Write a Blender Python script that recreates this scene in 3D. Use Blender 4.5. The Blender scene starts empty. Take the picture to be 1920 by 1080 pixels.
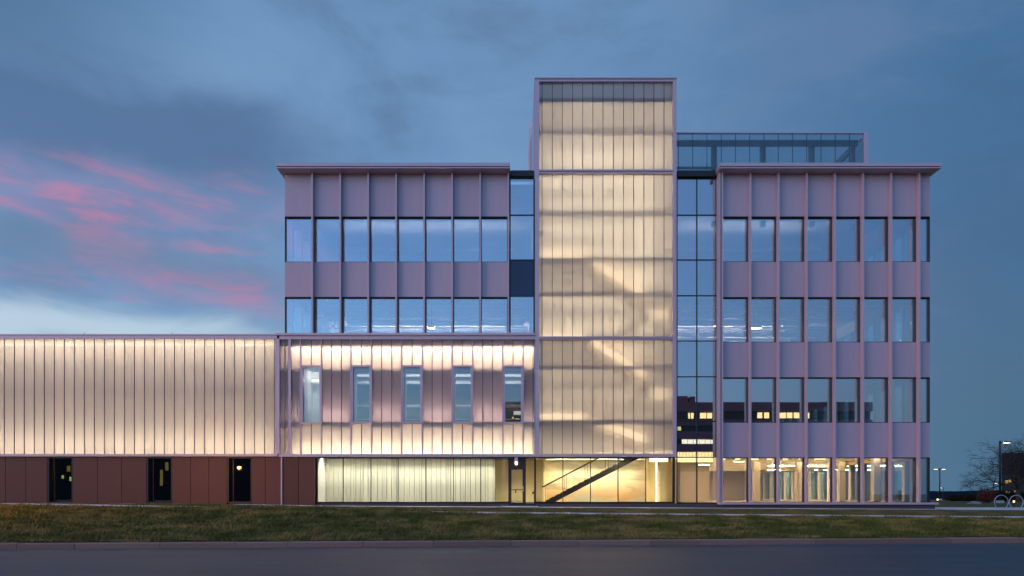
import bpy, math, random
import numpy as np
from mathutils import Vector, Matrix
random.seed(7); rng = np.random.default_rng(7)
sc = bpy.context.scene
COL = sc.collection
# ------------------------------------------------------------------ camera
D = 37.65            # metres from the lens to the main facade plane (y = 0)
EYE = 0.68           # lens height above the building's ground level
cam = bpy.data.cameras.new('camera'); cam.sensor_width = 36; cam.lens = 24
cam.shift_y = 387 / 1920; cam.clip_end = 9000; cam.clip_start = 0.1
camo = bpy.data.objects.new('camera', cam); COL.objects.link(camo)
camo.location = (0, -D, EYE); camo.rotation_euler = (math.pi / 2, 0, 0)
sc.camera = camo
sc.view_settings.view_transform = 'Standard'; sc.view_settings.look = 'None'
sc.view_settings.exposure = 0.0; sc.view_settings.gamma = 1.0
sc.cycles.use_denoising = True
try: sc.cycles.denoiser = 'OPENIMAGEDENOISE'
except Exception: pass
sc.cycles.max_bounces = 10; sc.cycles.transparent_max_bounces = 16
sc.cycles.diffuse_bounces = 5; sc.cycles.glossy_bounces = 4; sc.cycles.transmission_bounces = 8
sc.cycles.sample_clamp_indirect = 40.0; sc.cycles.caustics_reflective = False

# ------------------------------------------------------------------ node helper
class N:
    def __init__(s, nt): s.nt = nt; s.nodes = nt.nodes
    def link(s, a, b): s.nt.links.new(a, b)
    def put(s, sock, v):
        if isinstance(v, bpy.types.NodeSocket): s.link(v, sock)
        elif v is not None: sock.default_value = v
    def new(s, t, **kw):
        n = s.nodes.new(t)
        for k, v in kw.items(): setattr(n, k, v)
        return n
    def math(s, op, a, b=None, clamp=False):
        n = s.new('ShaderNodeMath', operation=op, use_clamp=clamp)
        s.put(n.inputs[0], a)
        if b is not None: s.put(n.inputs[1], b)
        return n.outputs[0]
    def mix(s, f, a, b, mode='MIX'):
        n = s.new('ShaderNodeMix', data_type='RGBA', blend_type=mode)
        s.put(n.inputs[0], f)
        for i, v in ((6, a), (7, b)):
            s.put(n.inputs[i], v if isinstance(v, bpy.types.NodeSocket) else (*v[:3], 1))
        return n.outputs[2]
    def smooth(s, v, lo, hi, o0=0.0, o1=1.0):
        n = s.new('ShaderNodeMapRange', interpolation_type='SMOOTHSTEP')
        for i, q in enumerate((v, lo, hi, o0, o1)): s.put(n.inputs[i], q)
        return n.outputs[0]
    def noise(s, vec, scale=5, detail=4, rough=0.5, dist=0.0):
        n = s.new('ShaderNodeTexNoise'); s.put(n.inputs['Vector'], vec)
        n.inputs['Scale'].default_value = scale; n.inputs['Detail'].default_value = detail
        n.inputs['Roughness'].default_value = rough; n.inputs['Distortion'].default_value = dist
        return n.outputs[0]
    def xyz(s, v):
        n = s.new('ShaderNodeSeparateXYZ'); s.put(n.inputs[0], v); return n.outputs
    def comb(s, x, y, z):
        n = s.new('ShaderNodeCombineXYZ')
        for i, q in enumerate((x, y, z)): s.put(n.inputs[i], q)
        return n.outputs[0]

# ------------------------------------------------------------------ dusk sky
SUN_AZ, SUN_EL = 248.0, 14.0      # afterglow side: behind the camera, to the left
world = bpy.data.worlds.new('World'); sc.world = world; world.use_nodes = True
nt = world.node_tree; nt.nodes.clear(); n = N(nt)
out = n.new('ShaderNodeOutputWorld'); bg = n.new('ShaderNodeBackground')
sky = n.new('ShaderNodeTexSky'); sky.sky_type = 'NISHITA'; sky.sun_disc = False
sky.sun_elevation = math.radians(-3); sky.sun_rotation = math.radians(SUN_AZ); sky.ozone_density = 3
tc = n.new('ShaderNodeTexCoord'); dx, dy, dz = n.xyz(tc.outputs['Generated'])
hyp = n.math('SQRT', n.math('ADD', n.math('MULTIPLY', dx, dx), n.math('MULTIPLY', dy, dy)))
hyp = n.math('MAXIMUM', hyp, 0.02)
s_ = n.math('DIVIDE', dx, hyp); c_ = n.math('DIVIDE', dy, hyp); t_ = n.math('DIVIDE', dz, hyp)
t_ = n.math('MINIMUM', n.math('MAXIMUM', t_, -0.2), 4.0)
def M(a, b): return n.math('MULTIPLY', a, b)
def A(a, b): return n.math('ADD', a, b)
soft = n.noise(n.comb(M(s_, 1.4), M(c_, 1.4), M(t_, 2.6)), 1.7, 6, 0.55, 0.4)
fine = n.noise(n.comb(M(s_, 1.0), M(c_, 1.0), M(t_, 2.2)), 5.5, 5, 0.55, 0.5)
wob = n.math('SUBTRACT', soft, 0.5); wob2 = n.math('SUBTRACT', fine, 0.5)
side = n.smooth(A(s_, A(M(wob, 0.7), M(wob2, 0.25))), -0.02, 0.60)
base = n.mix(side, (0.122, 0.245, 0.425), (0.036, 0.122, 0.245))
# lighter veils and slate patches
base = n.mix(M(n.smooth(soft, 0.46, 0.66), 0.50), base, n.mix(side, (0.175, 0.300, 0.480), (0.125, 0.200, 0.350)))
base = n.mix(M(n.smooth(A(soft, M(wob2, 0.4)), 0.52, 0.34), 0.55), base, n.mix(side, (0.078, 0.140, 0.240), (0.028, 0.088, 0.175)))
low = n.smooth(t_, 0.36, 0.02)
base = n.mix(M(low, 0.55), base, n.mix(side, (0.23, 0.33, 0.43), (0.075, 0.165, 0.240)))
left = n.smooth(A(s_, M(wob, 0.3)), -0.12, -0.42)
# heavy slate bank sweeping across the upper left
bt = n.math('ABSOLUTE', A(A(t_, -0.475), A(M(wob, 0.22), M(wob2, 0.10))))
bank = M(n.smooth(bt, 0.125, 0.02), left)
base = n.mix(M(bank, 0.85), base, (0.062, 0.120, 0.235))
top_left = M(n.smooth(s_, -0.36, -0.62), n.smooth(A(t_, M(wob, 0.3)), 0.46, 0.62))
base = n.mix(M(top_left, 0.75), base, (0.040, 0.105, 0.200))
# mauve haze and broken pink puffs below it
pk = M(M(n.smooth(A(t_, M(wob, 0.06)), 0.235, 0.275), n.smooth(A(t_, M(wob, 0.20)), 0.455, 0.36)), left)
st = n.noise(n.comb(A(s_, 3.7), c_, A(M(t_, 4.2), M(s_, 0.10))), 10.0, 5, 0.55, 0.35)
big = n.noise(n.comb(A(s_, 1.3), c_, M(t_, 2.4)), 4.2, 3, 0.5, 0.2)
base = n.mix(M(M(pk, n.smooth(big, 0.34, 0.58)), 0.55), base, (0.235, 0.190, 0.345))
puff = M(M(pk, n.smooth(st, 0.42, 0.70)), n.smooth(big, 0.32, 0.58))
base = n.mix(M(puff, 0.74), base, (0.52, 0.17, 0.28))
# grey shelf, then the pale clearing near the horizon
gb = n.math('ABSOLUTE', A(A(t_, -0.285), A(M(wob, 0.10), M(s_, 0.03))))
base = n.mix(M(M(n.smooth(gb, 0.035, 0.005), left), 0.5), base, (0.115, 0.185, 0.285))
pb = n.math('ABSOLUTE', A(A(t_, -0.215), A(M(wob2, 0.07), M(s_, -0.02))))
pale = M(n.smooth(pb, 0.045, 0.005), n.smooth(A(s_, M(wob2, 0.25)), -0.24, -0.52))
base = n.mix(M(pale, 0.85), base, (0.47, 0.60, 0.68))
# twilight glow of the sunset side, behind the camera
glow = n.smooth(M(c_, -1.0), -0.1, 0.95, 0.9, 7.6)
tint = n.new('ShaderNodeVectorMath', operation='SCALE')
n.link(n.mix(1.0, sky.outputs[0], (0.72, 1.10, 0.88), 'MULTIPLY'), tint.inputs[0]); n.link(glow, tint.inputs['Scale'])
base = n.mix(0.07, base, (0.20, 0.23, 0.27))
nish = n.new('ShaderNodeMix', data_type='RGBA', blend_type='ADD'); nish.inputs[0].default_value = 1
n.link(base, nish.inputs[6]); n.link(tint.outputs[0], nish.inputs[7])
n.link(nish.outputs[2], bg.inputs[0]); bg.inputs[1].default_value = 1.12
n.link(bg.outputs[0], out.inputs[0])

sun = bpy.data.lights.new('sun', 'SUN'); sun.energy = 1.2; sun.angle = math.radians(52); sun.color = (1.0, 0.55, 0.50)
suno = bpy.data.objects.new('sun', sun); COL.objects.link(suno)
az, el = math.radians(SUN_AZ), math.radians(SUN_EL)
sv = Vector((math.sin(az) * math.cos(el), math.cos(az) * math.cos(el), math.sin(el)))
suno.rotation_euler = sv.to_track_quat('Z', 'Y').to_euler(); suno.location = sv * 300

# ------------------------------------------------------------------ materials
MATS = {}
def mat(name):
    m = bpy.data.materials.new(name); m.use_nodes = True; m.node_tree.nodes.clear()
    k = N(m.node_tree); o = k.new('ShaderNodeOutputMaterial'); MATS[name] = m
    return m, k, o
def principled(name, col, rough=0.5, metal=0.0, spec=0.5, var=0.0, nscale=3.0, namt=0.0, stretch=(1, 1, 1), bump=0.0, bscale=40.0, second=None, thresh=(0.4, 0.6)):
    m, k, o = mat(name)
    b = k.new('ShaderNodeBsdfPrincipled')
    t = k.new('ShaderNodeTexCoord'); g = k.new('ShaderNodeNewGeometry')
    mp = k.new('ShaderNodeMapping'); k.link(g.outputs['Position'], mp.inputs[0]); mp.inputs['Scale'].default_value = stretch
    c = k.mix(0.0, col, col)
    if second:
        nz = k.noise(mp.outputs[0], nscale, 5, 0.6)
        c = k.mix(k.smooth(nz, *thresh), col, second)
    if namt:
        nz = k.noise(mp.outputs[0], nscale * 1.7, 5, 0.6)
        f = k.math('ADD', 1.0 - namt, k.math('MULTIPLY', nz, 2 * namt))
        h = k.new('ShaderNodeVectorMath', operation='SCALE'); k.link(c, h.inputs[0]); k.link(f, h.inputs['Scale']); c = h.outputs[0]
        k.link(k.math('ADD', rough - 0.08, k.math('MULTIPLY', nz, 0.16)), b.inputs['Roughness'])
    else: b.inputs['Roughness'].default_value = rough
    if var:
        oi = k.new('ShaderNodeObjectInfo')
        f = k.math('ADD', 1.0 - var, k.math('MULTIPLY', oi.outputs['Random'], 2 * var))
        h = k.new('ShaderNodeVectorMath', operation='SCALE'); k.link(c, h.inputs[0]); k.link(f, h.inputs['Scale']); c = h.outputs[0]
    k.link(c, b.inputs['Base Color'])
    b.inputs['Metallic'].default_value = metal
    b.inputs['Specular IOR Level'].default_value = spec
    if bump:
        bp = k.new('ShaderNodeBump'); bp.inputs['Strength'].default_value = bump; bp.inputs['Distance'].default_value = 0.02
        k.link(k.noise(mp.outputs[0], bscale, 4, 0.6), bp.inputs['Height']); k.link(bp.outputs[0], b.inputs['Normal'])
    k.link(b.outputs[0], o.inputs[0])
    return m
def emission(name, col, strength):
    m, k, o = mat(name); e = k.new('ShaderNodeEmission')
    e.inputs[0].default_value = (*col, 1); e.inputs[1].default_value = strength
    k.link(e.outputs[0], o.inputs[0]); return m
def glass(name, refl, tint, wob=0.0):
    m, k, o = mat(name)
    lw = k.new('ShaderNodeLayerWeight'); lw.inputs[0].default_value = 0.25
    f = k.math('MINIMUM', k.math('ADD', refl, k.math('MULTIPLY', lw.outputs['Fresnel'], 0.6)), 1.0)
    gl = k.new('ShaderNodeBsdfGlossy'); gl.inputs['Roughness'].default_value = 0.0; gl.inputs[0].default_value = (0.95, 0.97, 1, 1)
    tr = k.new('ShaderNodeBsdfTransparent'); tr.inputs[0].default_value = (*tint, 1)
    if wob:
        g = k.new('ShaderNodeNewGeometry'); bp = k.new('ShaderNodeBump'); bp.inputs['Strength'].default_value = wob; bp.inputs['Distance'].default_value = 0.02
        k.link(k.noise(g.outputs['Position'], 0.9, 1, 0.4), bp.inputs['Height']); k.link(bp.outputs[0], gl.inputs['Normal'])
    mx = k.new('ShaderNodeMixShader'); k.link(f, mx.inputs[0]); k.link(tr.outputs[0], mx.inputs[1]); k.link(gl.outputs[0], mx.inputs[2])
    k.link(mx.outputs[0], o.inputs[0]); return m
def plank_mat(name, col, clear, gloss=0.05, rough=0.3):
    """channel glass: diffusing, a little see-through, faint sheen, fine vertical ribbing"""
    m, k, o = mat(name)
    oi = k.new('ShaderNodeObjectInfo'); g = k.new('ShaderNodeNewGeometry')
    mp = k.new('ShaderNodeMapping'); k.link(g.outputs['Position'], mp.inputs[0]); mp.inputs['Scale'].default_value = (1, 1, 0.06)
    rib = k.noise(mp.outputs[0], 24, 2, 0.5)
    f = k.math('ADD', 0.93, k.math('ADD', k.math('MULTIPLY', oi.outputs['Random'], 0.07), k.math('MULTIPLY', k.math('SUBTRACT', rib, 0.5), 0.10)))
    h = k.new('ShaderNodeVectorMath', operation='SCALE'); h.inputs[0].default_value = col; k.link(f, h.inputs['Scale'])
    tl = k.new('ShaderNodeBsdfTranslucent'); k.link(h.outputs[0], tl.inputs[0])
    df = k.new('ShaderNodeBsdfDiffuse'); k.link(h.outputs[0], df.inputs[0])
    m1 = k.new('ShaderNodeMixShader'); m1.inputs[0].default_value = 0.14; k.link(tl.outputs[0], m1.inputs[1]); k.link(df.outputs[0], m1.inputs[2])
    rf = k.new('ShaderNodeBsdfRefraction'); rf.inputs['IOR'].default_value = 1.3; rf.inputs['Roughness'].default_value = rough; k.link(h.outputs[0], rf.inputs[0])
    m2 = k.new('ShaderNodeMixShader'); m2.inputs[0].default_value = clear; k.link(m1.outputs[0], m2.inputs[1]); k.link(rf.outputs[0], m2.inputs[2])
    gl = k.new('ShaderNodeBsdfGlossy'); gl.inputs['Roughness'].default_value = 0.35
    m3 = k.new('ShaderNodeMixShader'); m3.inputs[0].default_value = gloss; k.link(m2.outputs[0], m3.inputs[1]); k.link(gl.outputs[0], m3.inputs[2])
    k.link(m3.outputs[0], o.inputs[0]); return m

principled('panel', (0.60, 0.445, 0.50), 0.48, 0.15, 0.4, var=0.05, nscale=1.1, namt=0.09, stretch=(1.6, 1, 0.25))
principled('trim', (0.63, 0.485, 0.54), 0.42, 0.2, 0.5, nscale=1.0, namt=0.04)
principled('copper', (0.130, 0.050, 0.033), 0.45, 0.25, 0.4, var=0.10, nscale=1.3, namt=0.10, stretch=(1, 1, 0.35))
principled('black_frame', (0.010, 0.010, 0.013), 0.4)
principled('bronze', (0.045, 0.036, 0.034), 0.4, 0.3)
principled('navy', (0.006, 0.018, 0.075), 0.12, 0.0, 0.6)
principled('base_stone', (0.10, 0.078, 0.095), 0.7, nscale=3, namt=0.2, var=0.08, bump=0.2)
principled('plaster', (0.72, 0.70, 0.67), 0.7, nscale=0.6, namt=0.03)
principled('warm_wall', (0.78, 0.63, 0.34), 0.7, nscale=0.7, namt=0.03)
principled('ceiling_grey', (0.42, 0.42, 0.45), 0.7, nscale=0.6, namt=0.05)
principled('room_grey', (0.20, 0.22, 0.25), 0.7)
principled('dark_room', (0.06, 0.06, 0.065), 0.8)
principled('joist', (0.60, 0.60, 0.62), 0.5)
principled('floor', (0.35, 0.30, 0.24), 0.35, nscale=0.8, namt=0.08)
principled('board', (0.68, 0.65, 0.52), 0.65, var=0.10, nscale=2.2, second=(0.52, 0.51, 0.38), thresh=(0.50, 0.68), stretch=(3, 3, 0.16), namt=0.06)
principled('steel', (0.10, 0.14, 0.16), 0.5, 0.3)
principled('stringer_dark', (0.010, 0.010, 0.011), 0.7, spec=0.2)
principled('steel_dark', (0.045, 0.042, 0.04), 0.4, 0.4)
principled('tread', (0.30, 0.27, 0.24), 0.6)
principled('guard', (0.80, 0.70, 0.55), 0.5)
m_, k_, o_ = mat('asphalt')
b_ = k_.new('ShaderNodeBsdfPrincipled'); g_ = k_.new('ShaderNodeNewGeometry'); X_, Y_, Z_ = k_.xyz(g_.outputs['Position'])
vec_ = g_.outputs['Position']
c_a = k_.mix(k_.smooth(k_.noise(k_.comb(k_.math('MULTIPLY', X_, 0.22), Y_, 0.0), 0.9, 5, 0.6, 0.3), 0.40, 0.64), (0.027, 0.032, 0.043), (0.046, 0.050, 0.062))
c_a = k_.mix(k_.math('MULTIPLY', k_.smooth(k_.noise(vec_, 55, 3, 0.7), 0.45, 0.75), 0.5), c_a, (0.085, 0.085, 0.095))
vo_ = k_.new('ShaderNodeTexVoronoi', feature='DISTANCE_TO_EDGE'); vo_.inputs['Scale'].default_value = 0.42
wv_ = k_.noise(vec_, 1.6, 4, 0.6)
k_.link(k_.comb(k_.math('ADD', k_.math('MULTIPLY', X_, 0.5), k_.math('MULTIPLY', wv_, 0.8)), k_.math('ADD', Y_, k_.math('MULTIPLY', wv_, 1.2)), 0.0), vo_.inputs['Vector'])
crk_ = k_.math('MULTIPLY', k_.smooth(vo_.outputs['Distance'], 0.012, 0.003), k_.smooth(k_.noise(vec_, 0.25, 2, 0.5), 0.44, 0.56))
c_a = k_.mix(k_.math('MULTIPLY', crk_, 0.8), c_a, (0.010, 0.011, 0.013))
kd_ = k_.math('SUBTRACT', k_.math('ADD', -18.3 - 0.9 * 0.083, k_.math('MULTIPLY', X_, 0.083)), Y_)
dust_ = k_.math('MULTIPLY', k_.smooth(k_.math('ADD', kd_, k_.math('MULTIPLY', k_.noise(vec_, 3.0, 5, 0.65), 0.9)), 0.95, 0.35), 0.75)
c_a = k_.mix(dust_, c_a, (0.15, 0.135, 0.13))
k_.link(c_a, b_.inputs['Base Color']); b_.inputs['Roughness'].default_value = 0.52
bp_ = k_.new('ShaderNodeBump'); bp_.inputs['Strength'].default_value = 0.3; bp_.inputs['Distance'].default_value = 0.02
k_.link(k_.noise(vec_, 60, 4, 0.6), bp_.inputs['Height']); k_.link(bp_.outputs[0], b_.inputs['Normal']); k_.link(b_.outputs[0], o_.inputs[0])
principled('granite', (0.28, 0.17, 0.13), 0.75, var=0.14, nscale=14, namt=0.28, bump=0.5, bscale=30)
principled('concrete', (0.62, 0.58, 0.60), 0.7, nscale=0.9, namt=0.10, bump=0.1)
principled('ground', (0.10, 0.085, 0.024), 0.9, spec=0.15, nscale=0.55, second=(0.17, 0.12, 0.04), thresh=(0.42, 0.66), namt=0.25, bump=0.6, bscale=8)
principled('grass', (0.105, 0.120, 0.022), 0.75, spec=0.2, nscale=0.7, second=(0.30, 0.23, 0.07), thresh=(0.46, 0.60), namt=0.5)
principled('bark', (0.055, 0.045, 0.040), 0.9, spec=0.2)
principled('twig', (0.06, 0.045, 0.042), 0.9, spec=0.2)
principled('shrub_red', (0.16, 0.055, 0.040), 0.9, spec=0.2)
principled('hedge', (0.020, 0.026, 0.014), 0.9, spec=0.1)
principled('hill', (0.012, 0.022, 0.034), 1.0, spec=0.0, nscale=0.02, namt=0.25)  # blue of distant haze is mixed into the base colour
principled('brick_dark', (0.45, 0.20, 0.27), 0.8, nscale=0.2, namt=0.12)
principled('far_dark', (0.030, 0.028, 0.034), 0.5, nscale=0.2, namt=0.1)
principled('far_glass', (0.06, 0.06, 0.07), 0.08, 0.9, 0.6)
principled('rock', (0.36, 0.34, 0.32), 0.9, nscale=4, namt=0.2)
principled('galv', (0.42, 0.46, 0.50), 0.35, 0.7)
principled('pole', (0.018, 0.018, 0.020), 0.5)
principled('lamp_white', (0.75, 0.72, 0.68), 0.4)
principled('soil', (0.030, 0.022, 0.016), 0.95, spec=0.1, nscale=5, namt=0.3)
glass('gallery_glass', 0.12, (0.85, 0.90, 0.90), 0.010)
glass('coated_glass', 0.29, (0.93, 0.97, 0.97), 0.012)
glass('clear_glass', 0.05, (0.93, 0.96, 0.94), 0.010)
glass('dark_glass', 0.16, (0.55, 0.58, 0.60), 0.03)
glass('side_glass', 0.04, (0.80, 0.97, 0.97))
plank_mat('plank', (0.90, 0.85, 0.80), 0.25)
plank_mat('plank_tower', (0.90, 0.86, 0.80), 0.42, 0.05, 0.36)
# roof screen glass: thin frosted, sky shows through
m_, k_, o_ = mat('screen_glass')
tr_ = k_.new('ShaderNodeBsdfTransparent'); tr_.inputs[0].default_value = (0.80, 0.90, 0.93, 1)
tl_ = k_.new('ShaderNodeBsdfTranslucent'); tl_.inputs[0].default_value = (0.7, 0.8, 0.85, 1)
gl_ = k_.new('ShaderNodeBsdfGlossy'); gl_.inputs['Roughness'].default_value = 0.25
a_ = k_.new('ShaderNodeMixShader'); a_.inputs[0].default_value = 0.20; k_.link(tr_.outputs[0], a_.inputs[1]); k_.link(tl_.outputs[0], a_.inputs[2])
b_ = k_.new('ShaderNodeMixShader'); b_.inputs[0].default_value = 0.06; k_.link(a_.outputs[0], b_.inputs[1]); k_.link(gl_.outputs[0], b_.inputs[2])
k_.link(b_.outputs[0], o_.inputs[0])
# cloud-like colour pattern on the wall behind the ground-floor stair
m_, k_, o_ = mat('cloud_pattern')
g_ = k_.new('ShaderNodeNewGeometry'); b_ = k_.new('ShaderNodeBsdfPrincipled'); b_.inputs['Roughness'].default_value = 0.6
X_, Y_, Z_ = k_.xyz(g_.outputs['Position'])
w_ = k_.noise(k_.comb(k_.math('MULTIPLY', X_, 0.35), 0.0, Z_), 1.1, 5, 0.55, 0.5)
v_ = k_.noise(k_.comb(k_.math('MULTIPLY', X_, 0.30), 3.0, k_.math('MULTIPLY', Z_, 1.3)), 1.5, 5, 0.55, 0.3)
c_m = k_.mix(k_.smooth(Z_, 0.4, 1.5), (0.62, 0.36, 0.16), (0.76, 0.66, 0.48))
c_m = k_.mix(k_.smooth(w_, 0.46, 0.66), c_m, (0.50, 0.47, 0.38))
c_m = k_.mix(k_.math('MULTIPLY', k_.smooth(v_, 0.52, 0.68), 0.8), c_m, (0.40, 0.31, 0.21))
k_.link(c_m, b_.inputs['Base Color']); k_.link(b_.outputs[0], o_.inputs[0])
WARM = (1.0, 0.74, 0.42); WARM2 = (1.0, 0.80, 0.52); NEUT = (1.0, 0.86, 0.66)
emission('led_wing', (1.0, 0.87, 0.66), 21); emission('led_wing_edge', (1.0, 0.88, 0.62), 5); emission('led_gallery', (1.0, 0.89, 0.70), 38); emission('led_gallery_low', (1.0, 0.88, 0.64), 29)
emission('led_tower', (1.0, 0.905, 0.75), 34); emission('led_tower_low', (1.0, 0.88, 0.71), 22); emission('stair_glow', (1.0, 0.80, 0.54), 3.0); emission('led_room', (1.0, 0.86, 0.76), 260); emission('led_soft', (1.0, 0.88, 0.78), 1.3); emission('top_fill', (1.0, 0.9, 0.85), 30); emission('led_board', (1.0, 0.93, 0.80), 105)
emission('led_warm', (1.0, 0.84, 0.54), 165); emission('led_tube', (1.0, 0.78, 0.4), 6); emission('led_bright', (1.0, 0.72, 0.36), 40); emission('cavity_fill', (1.0, 0.80, 0.80), 34.0); emission('led_store', (1.0, 0.92, 0.78), 90); emission('led_gal_room', (1.0, 0.95, 0.9), 14)
emission('slot_fill', (1.0, 0.62, 0.29), 26); emission('sodium', (1.0, 0.36, 0.05), 20000); emission('sodium_halo', (1.0, 0.25, 0.01), 9); emission('lamp_glow', (1.0, 0.80, 0.52), 6); emission('bollard_glow', (1.0, 0.62, 0.2), 3.5)
emission('far_lit', (1.0, 0.74, 0.34), 2.6); emission('far_lit_green', (0.85, 0.95, 0.30), 1.4); emission('far_lit_white', (1.0, 0.9, 0.7), 2.2)
emission('far_dim_lit', (1.0, 0.7, 0.2), 0.5)

# ------------------------------------------------------------------ mesh helpers
CACHE = {}
BOXF = [(0, 3, 2, 1), (4, 5, 6, 7), (0, 1, 5, 4), (1, 2, 6, 5), (2, 3, 7, 6), (3, 0, 4, 7)]
def link(name, me, m, parent=None, loc=(0, 0, 0)):
    o = bpy.data.objects.new(name, me); COL.objects.link(o); o.location = loc
    if m and me is not None and not me.materials: me.materials.append(MATS[m])
    if parent is not None: o.parent = parent
    return o
def boxv(x0, x1, y0, y1, z0, z1):
    return [(x0, y0, z0), (x1, y0, z0), (x1, y1, z0), (x0, y1, z0), (x0, y0, z1), (x1, y0, z1), (x1, y1, z1), (x0, y1, z1)]
def box(name, x0, x1, y0, y1, z0, z1, m, parent=None):
    x0, x1 = min(x0, x1), max(x0, x1); z0, z1 = min(z0, z1), max(z0, z1)
    key = (round(x1 - x0, 3), round(y1 - y0, 3), round(z1 - z0, 3), m)
    me = CACHE.get(key)
    if me is None:
        me = bpy.data.meshes.new(name); hx, hy = (x1 - x0) / 2, (y1 - y0) / 2
        me.from_pydata(boxv(-hx, hx, -hy, hy, 0, z1 - z0), [], BOXF); CACHE[key] = me
    return link(name, me, m, parent, ((x0 + x1) / 2, (y0 + y1) / 2, z0))
def boxes(name, lst, m, parent=None):
    """several boxes of one part in one mesh"""
    v, f = [], []
    for b in lst:
        x0, x1, y0, y1, z0, z1 = b
        k = len(v); v += boxv(min(x0, x1), max(x0, x1), y0, y1, min(z0, z1), max(z0, z1)); f += [tuple(i + k for i in q) for q in BOXF]
    me = bpy.data.meshes.new(name); me.from_pydata(v, [], f)
    return link(name, me, m, parent)
def poly(name, v, f, m, parent=None, smooth=False):
    me = bpy.data.meshes.new(name); me.from_pydata([tuple(p) for p in v], [], f)
    if smooth: me.polygons.foreach_set('use_smooth', [True] * len(me.polygons))
    return link(name, me, m, parent)
def tube_data(pts, rad, sides=6, closed=False):
    pts = [Vector(p) for p in pts]; v, f = [], []; L = len(pts)
    if not hasattr(rad, '__len__'): rad = [rad] * L
    up = None
    for i, p in enumerate(pts):
        if closed: t = pts[(i + 1) % L] - pts[i - 1]
        else: t = pts[min(i + 1, L - 1)] - pts[max(i - 1, 0)]
        t.normalize()
        if up is None:
            up = Vector((0, 0, 1)) if abs(t.z) < 0.9 else Vector((1, 0, 0))
        a = t.cross(up); a.normalize(); b = a.cross(t); up = b
        for j in range(sides):
            w = 2 * math.pi * j / sides
            v.append(p + (a * math.cos(w) + b * math.sin(w)) * rad[i])
    for i in range(L if closed else L - 1):
        k = (i + 1) % L
        for j in range(sides):
            q = (j + 1) % sides
            f.append((i * sides + j, i * sides + q, k * sides + q, k * sides + j))
    if not closed:
        f.append(tuple(range(sides))[::-1]); f.append(tuple((L - 1) * sides + j for j in range(sides)))
    return v, f
def tube(name, pts, rad, m, parent=None, sides=8, closed=False):
    v, f = tube_data(pts, rad, sides, closed); return poly(name, v, f, m, parent, True)
def empty(name, loc, label=None, cat=None, group=None, kind=None):
    o = bpy.data.objects.new(name, None); COL.objects.link(o); o.location = loc
    tag(o, label, cat, group, kind); return o
def tag(o, label=None, cat=None, group=None, kind=None):
    if label: o['label'] = label
    if cat: o['category'] = cat
    if group: o['group'] = group
    if kind: o['kind'] = kind
    return o
def adopt(child, parent):
    child.parent = parent; child.matrix_parent_inverse = Matrix.Translation(-Vector(parent.location))
    return child
# measured drawing: a photo column / row turned into metres on a plane y
def W(px, y=0.0): return (px - 960.0) * (D + y) / 1280.0
def H(py, y=0.0): return EYE + (927.0 - py) * (D + y) / 1280.0

# ------------------------------------------------------------------ ground, road, paths
def lerp_table(x, xs, ys): return np.interp(x, xs, ys)
def kerb_y(x): return -18.3 + (x - 0.9) * 0.083
ROAD_Z = -0.78
def zpath(x): return lerp_table(x, [-60, -23, -12, -3, 10, 23, 60], [0.36, 0.25, 0.06, -0.14, -0.25, -0.36, -0.5])
def zfar(x): return lerp_table(x, [-60, -28, -14, -10, 0, 27, 60], [0.30, 0.25, 0.13, 0.055, 0.0, -0.15, -0.2])
def crest_off(x): return lerp_table(x, [-60, -16, -12, -8, -5, -1, 4, 60], [-0.03, -0.03, 0.06, 0.13, 0.11, 0.0, -0.05, -0.06])
BUMP = [(rng.uniform(0.5, 2.6), rng.uniform(0.8, 3.0), rng.uniform(0, 6.28), rng.uniform(0, 6.28)) for _ in range(7)]
def bumps(x, y):
    z = 0
    for a, b, p, q in BUMP: z = z + np.sin(a * x + p + 0.6 * np.sin(b * y + q)) * np.sin(b * y + q + 0.4 * x)
    return z * 0.022
P0, P1, F0, F1 = -8.3, -5.7, -2.9, -0.9
def terrain(x, y):
    x = np.asarray(x, float); y = np.asarray(y, float)
    yk = kerb_y(x)
    crest_y = -9.3
    t = np.clip((y - yk - 0.34) / (crest_y - yk - 0.34), 0, 1)
    s = 1 - (1 - t) ** 1.55
    zc = zpath(x) + crest_off(x)
    bank = -0.65 + (zc + 0.65) * s + bumps(x, y) * np.clip(t * 6, 0, 1) * np.clip((1 - t) * 4 + 0.25, 0, 1)
    u = np.clip((y - crest_y) / (P0 - crest_y), 0, 1)
    z = np.where(y < crest_y, bank, zc + (zpath(x) - zc) * u)
    g = np.clip((y - P1) / (F0 - P1), 0, 1)
    mid = zpath(x) + (zfar(x) - zpath(x)) * g + 0.05 * np.sin(g * math.pi) + bumps(x, y) * 0.3 * np.sin(g * math.pi)
    z = np.where(y > P1, mid, z)
    z = np.where(y > 25, z - np.clip((y - 25) / 60, 0, 1) * 0.15, z)
    z = np.where(y > 95, z - np.clip((y - 95) / 900, 0, 1) ** 0.8 * 45, z)
    z = np.where(y < yk + 0.28, -0.84, z)
    return z
def axis(lo, hi, step, far):
    a = list(np.arange(lo, hi + 1e-6, step)); s = step; p = hi
    while p < far: s *= 1.35; p += s; a.append(p)
    s = step; p = lo; b = []
    while p > -far: s *= 1.35; p -= s; b.append(p)
    return b[::-1] + a
GX = np.array(axis(-30, 34, 0.5, 5000))
gy = [v for v in axis(-21, 0, 0.2, 5000) if not any(abs(v - q) < 0.08 for q in (P0, P1, F0, F1))] + [P0, P1, F0, F1]
GY = np.array(sorted(gy))
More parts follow.
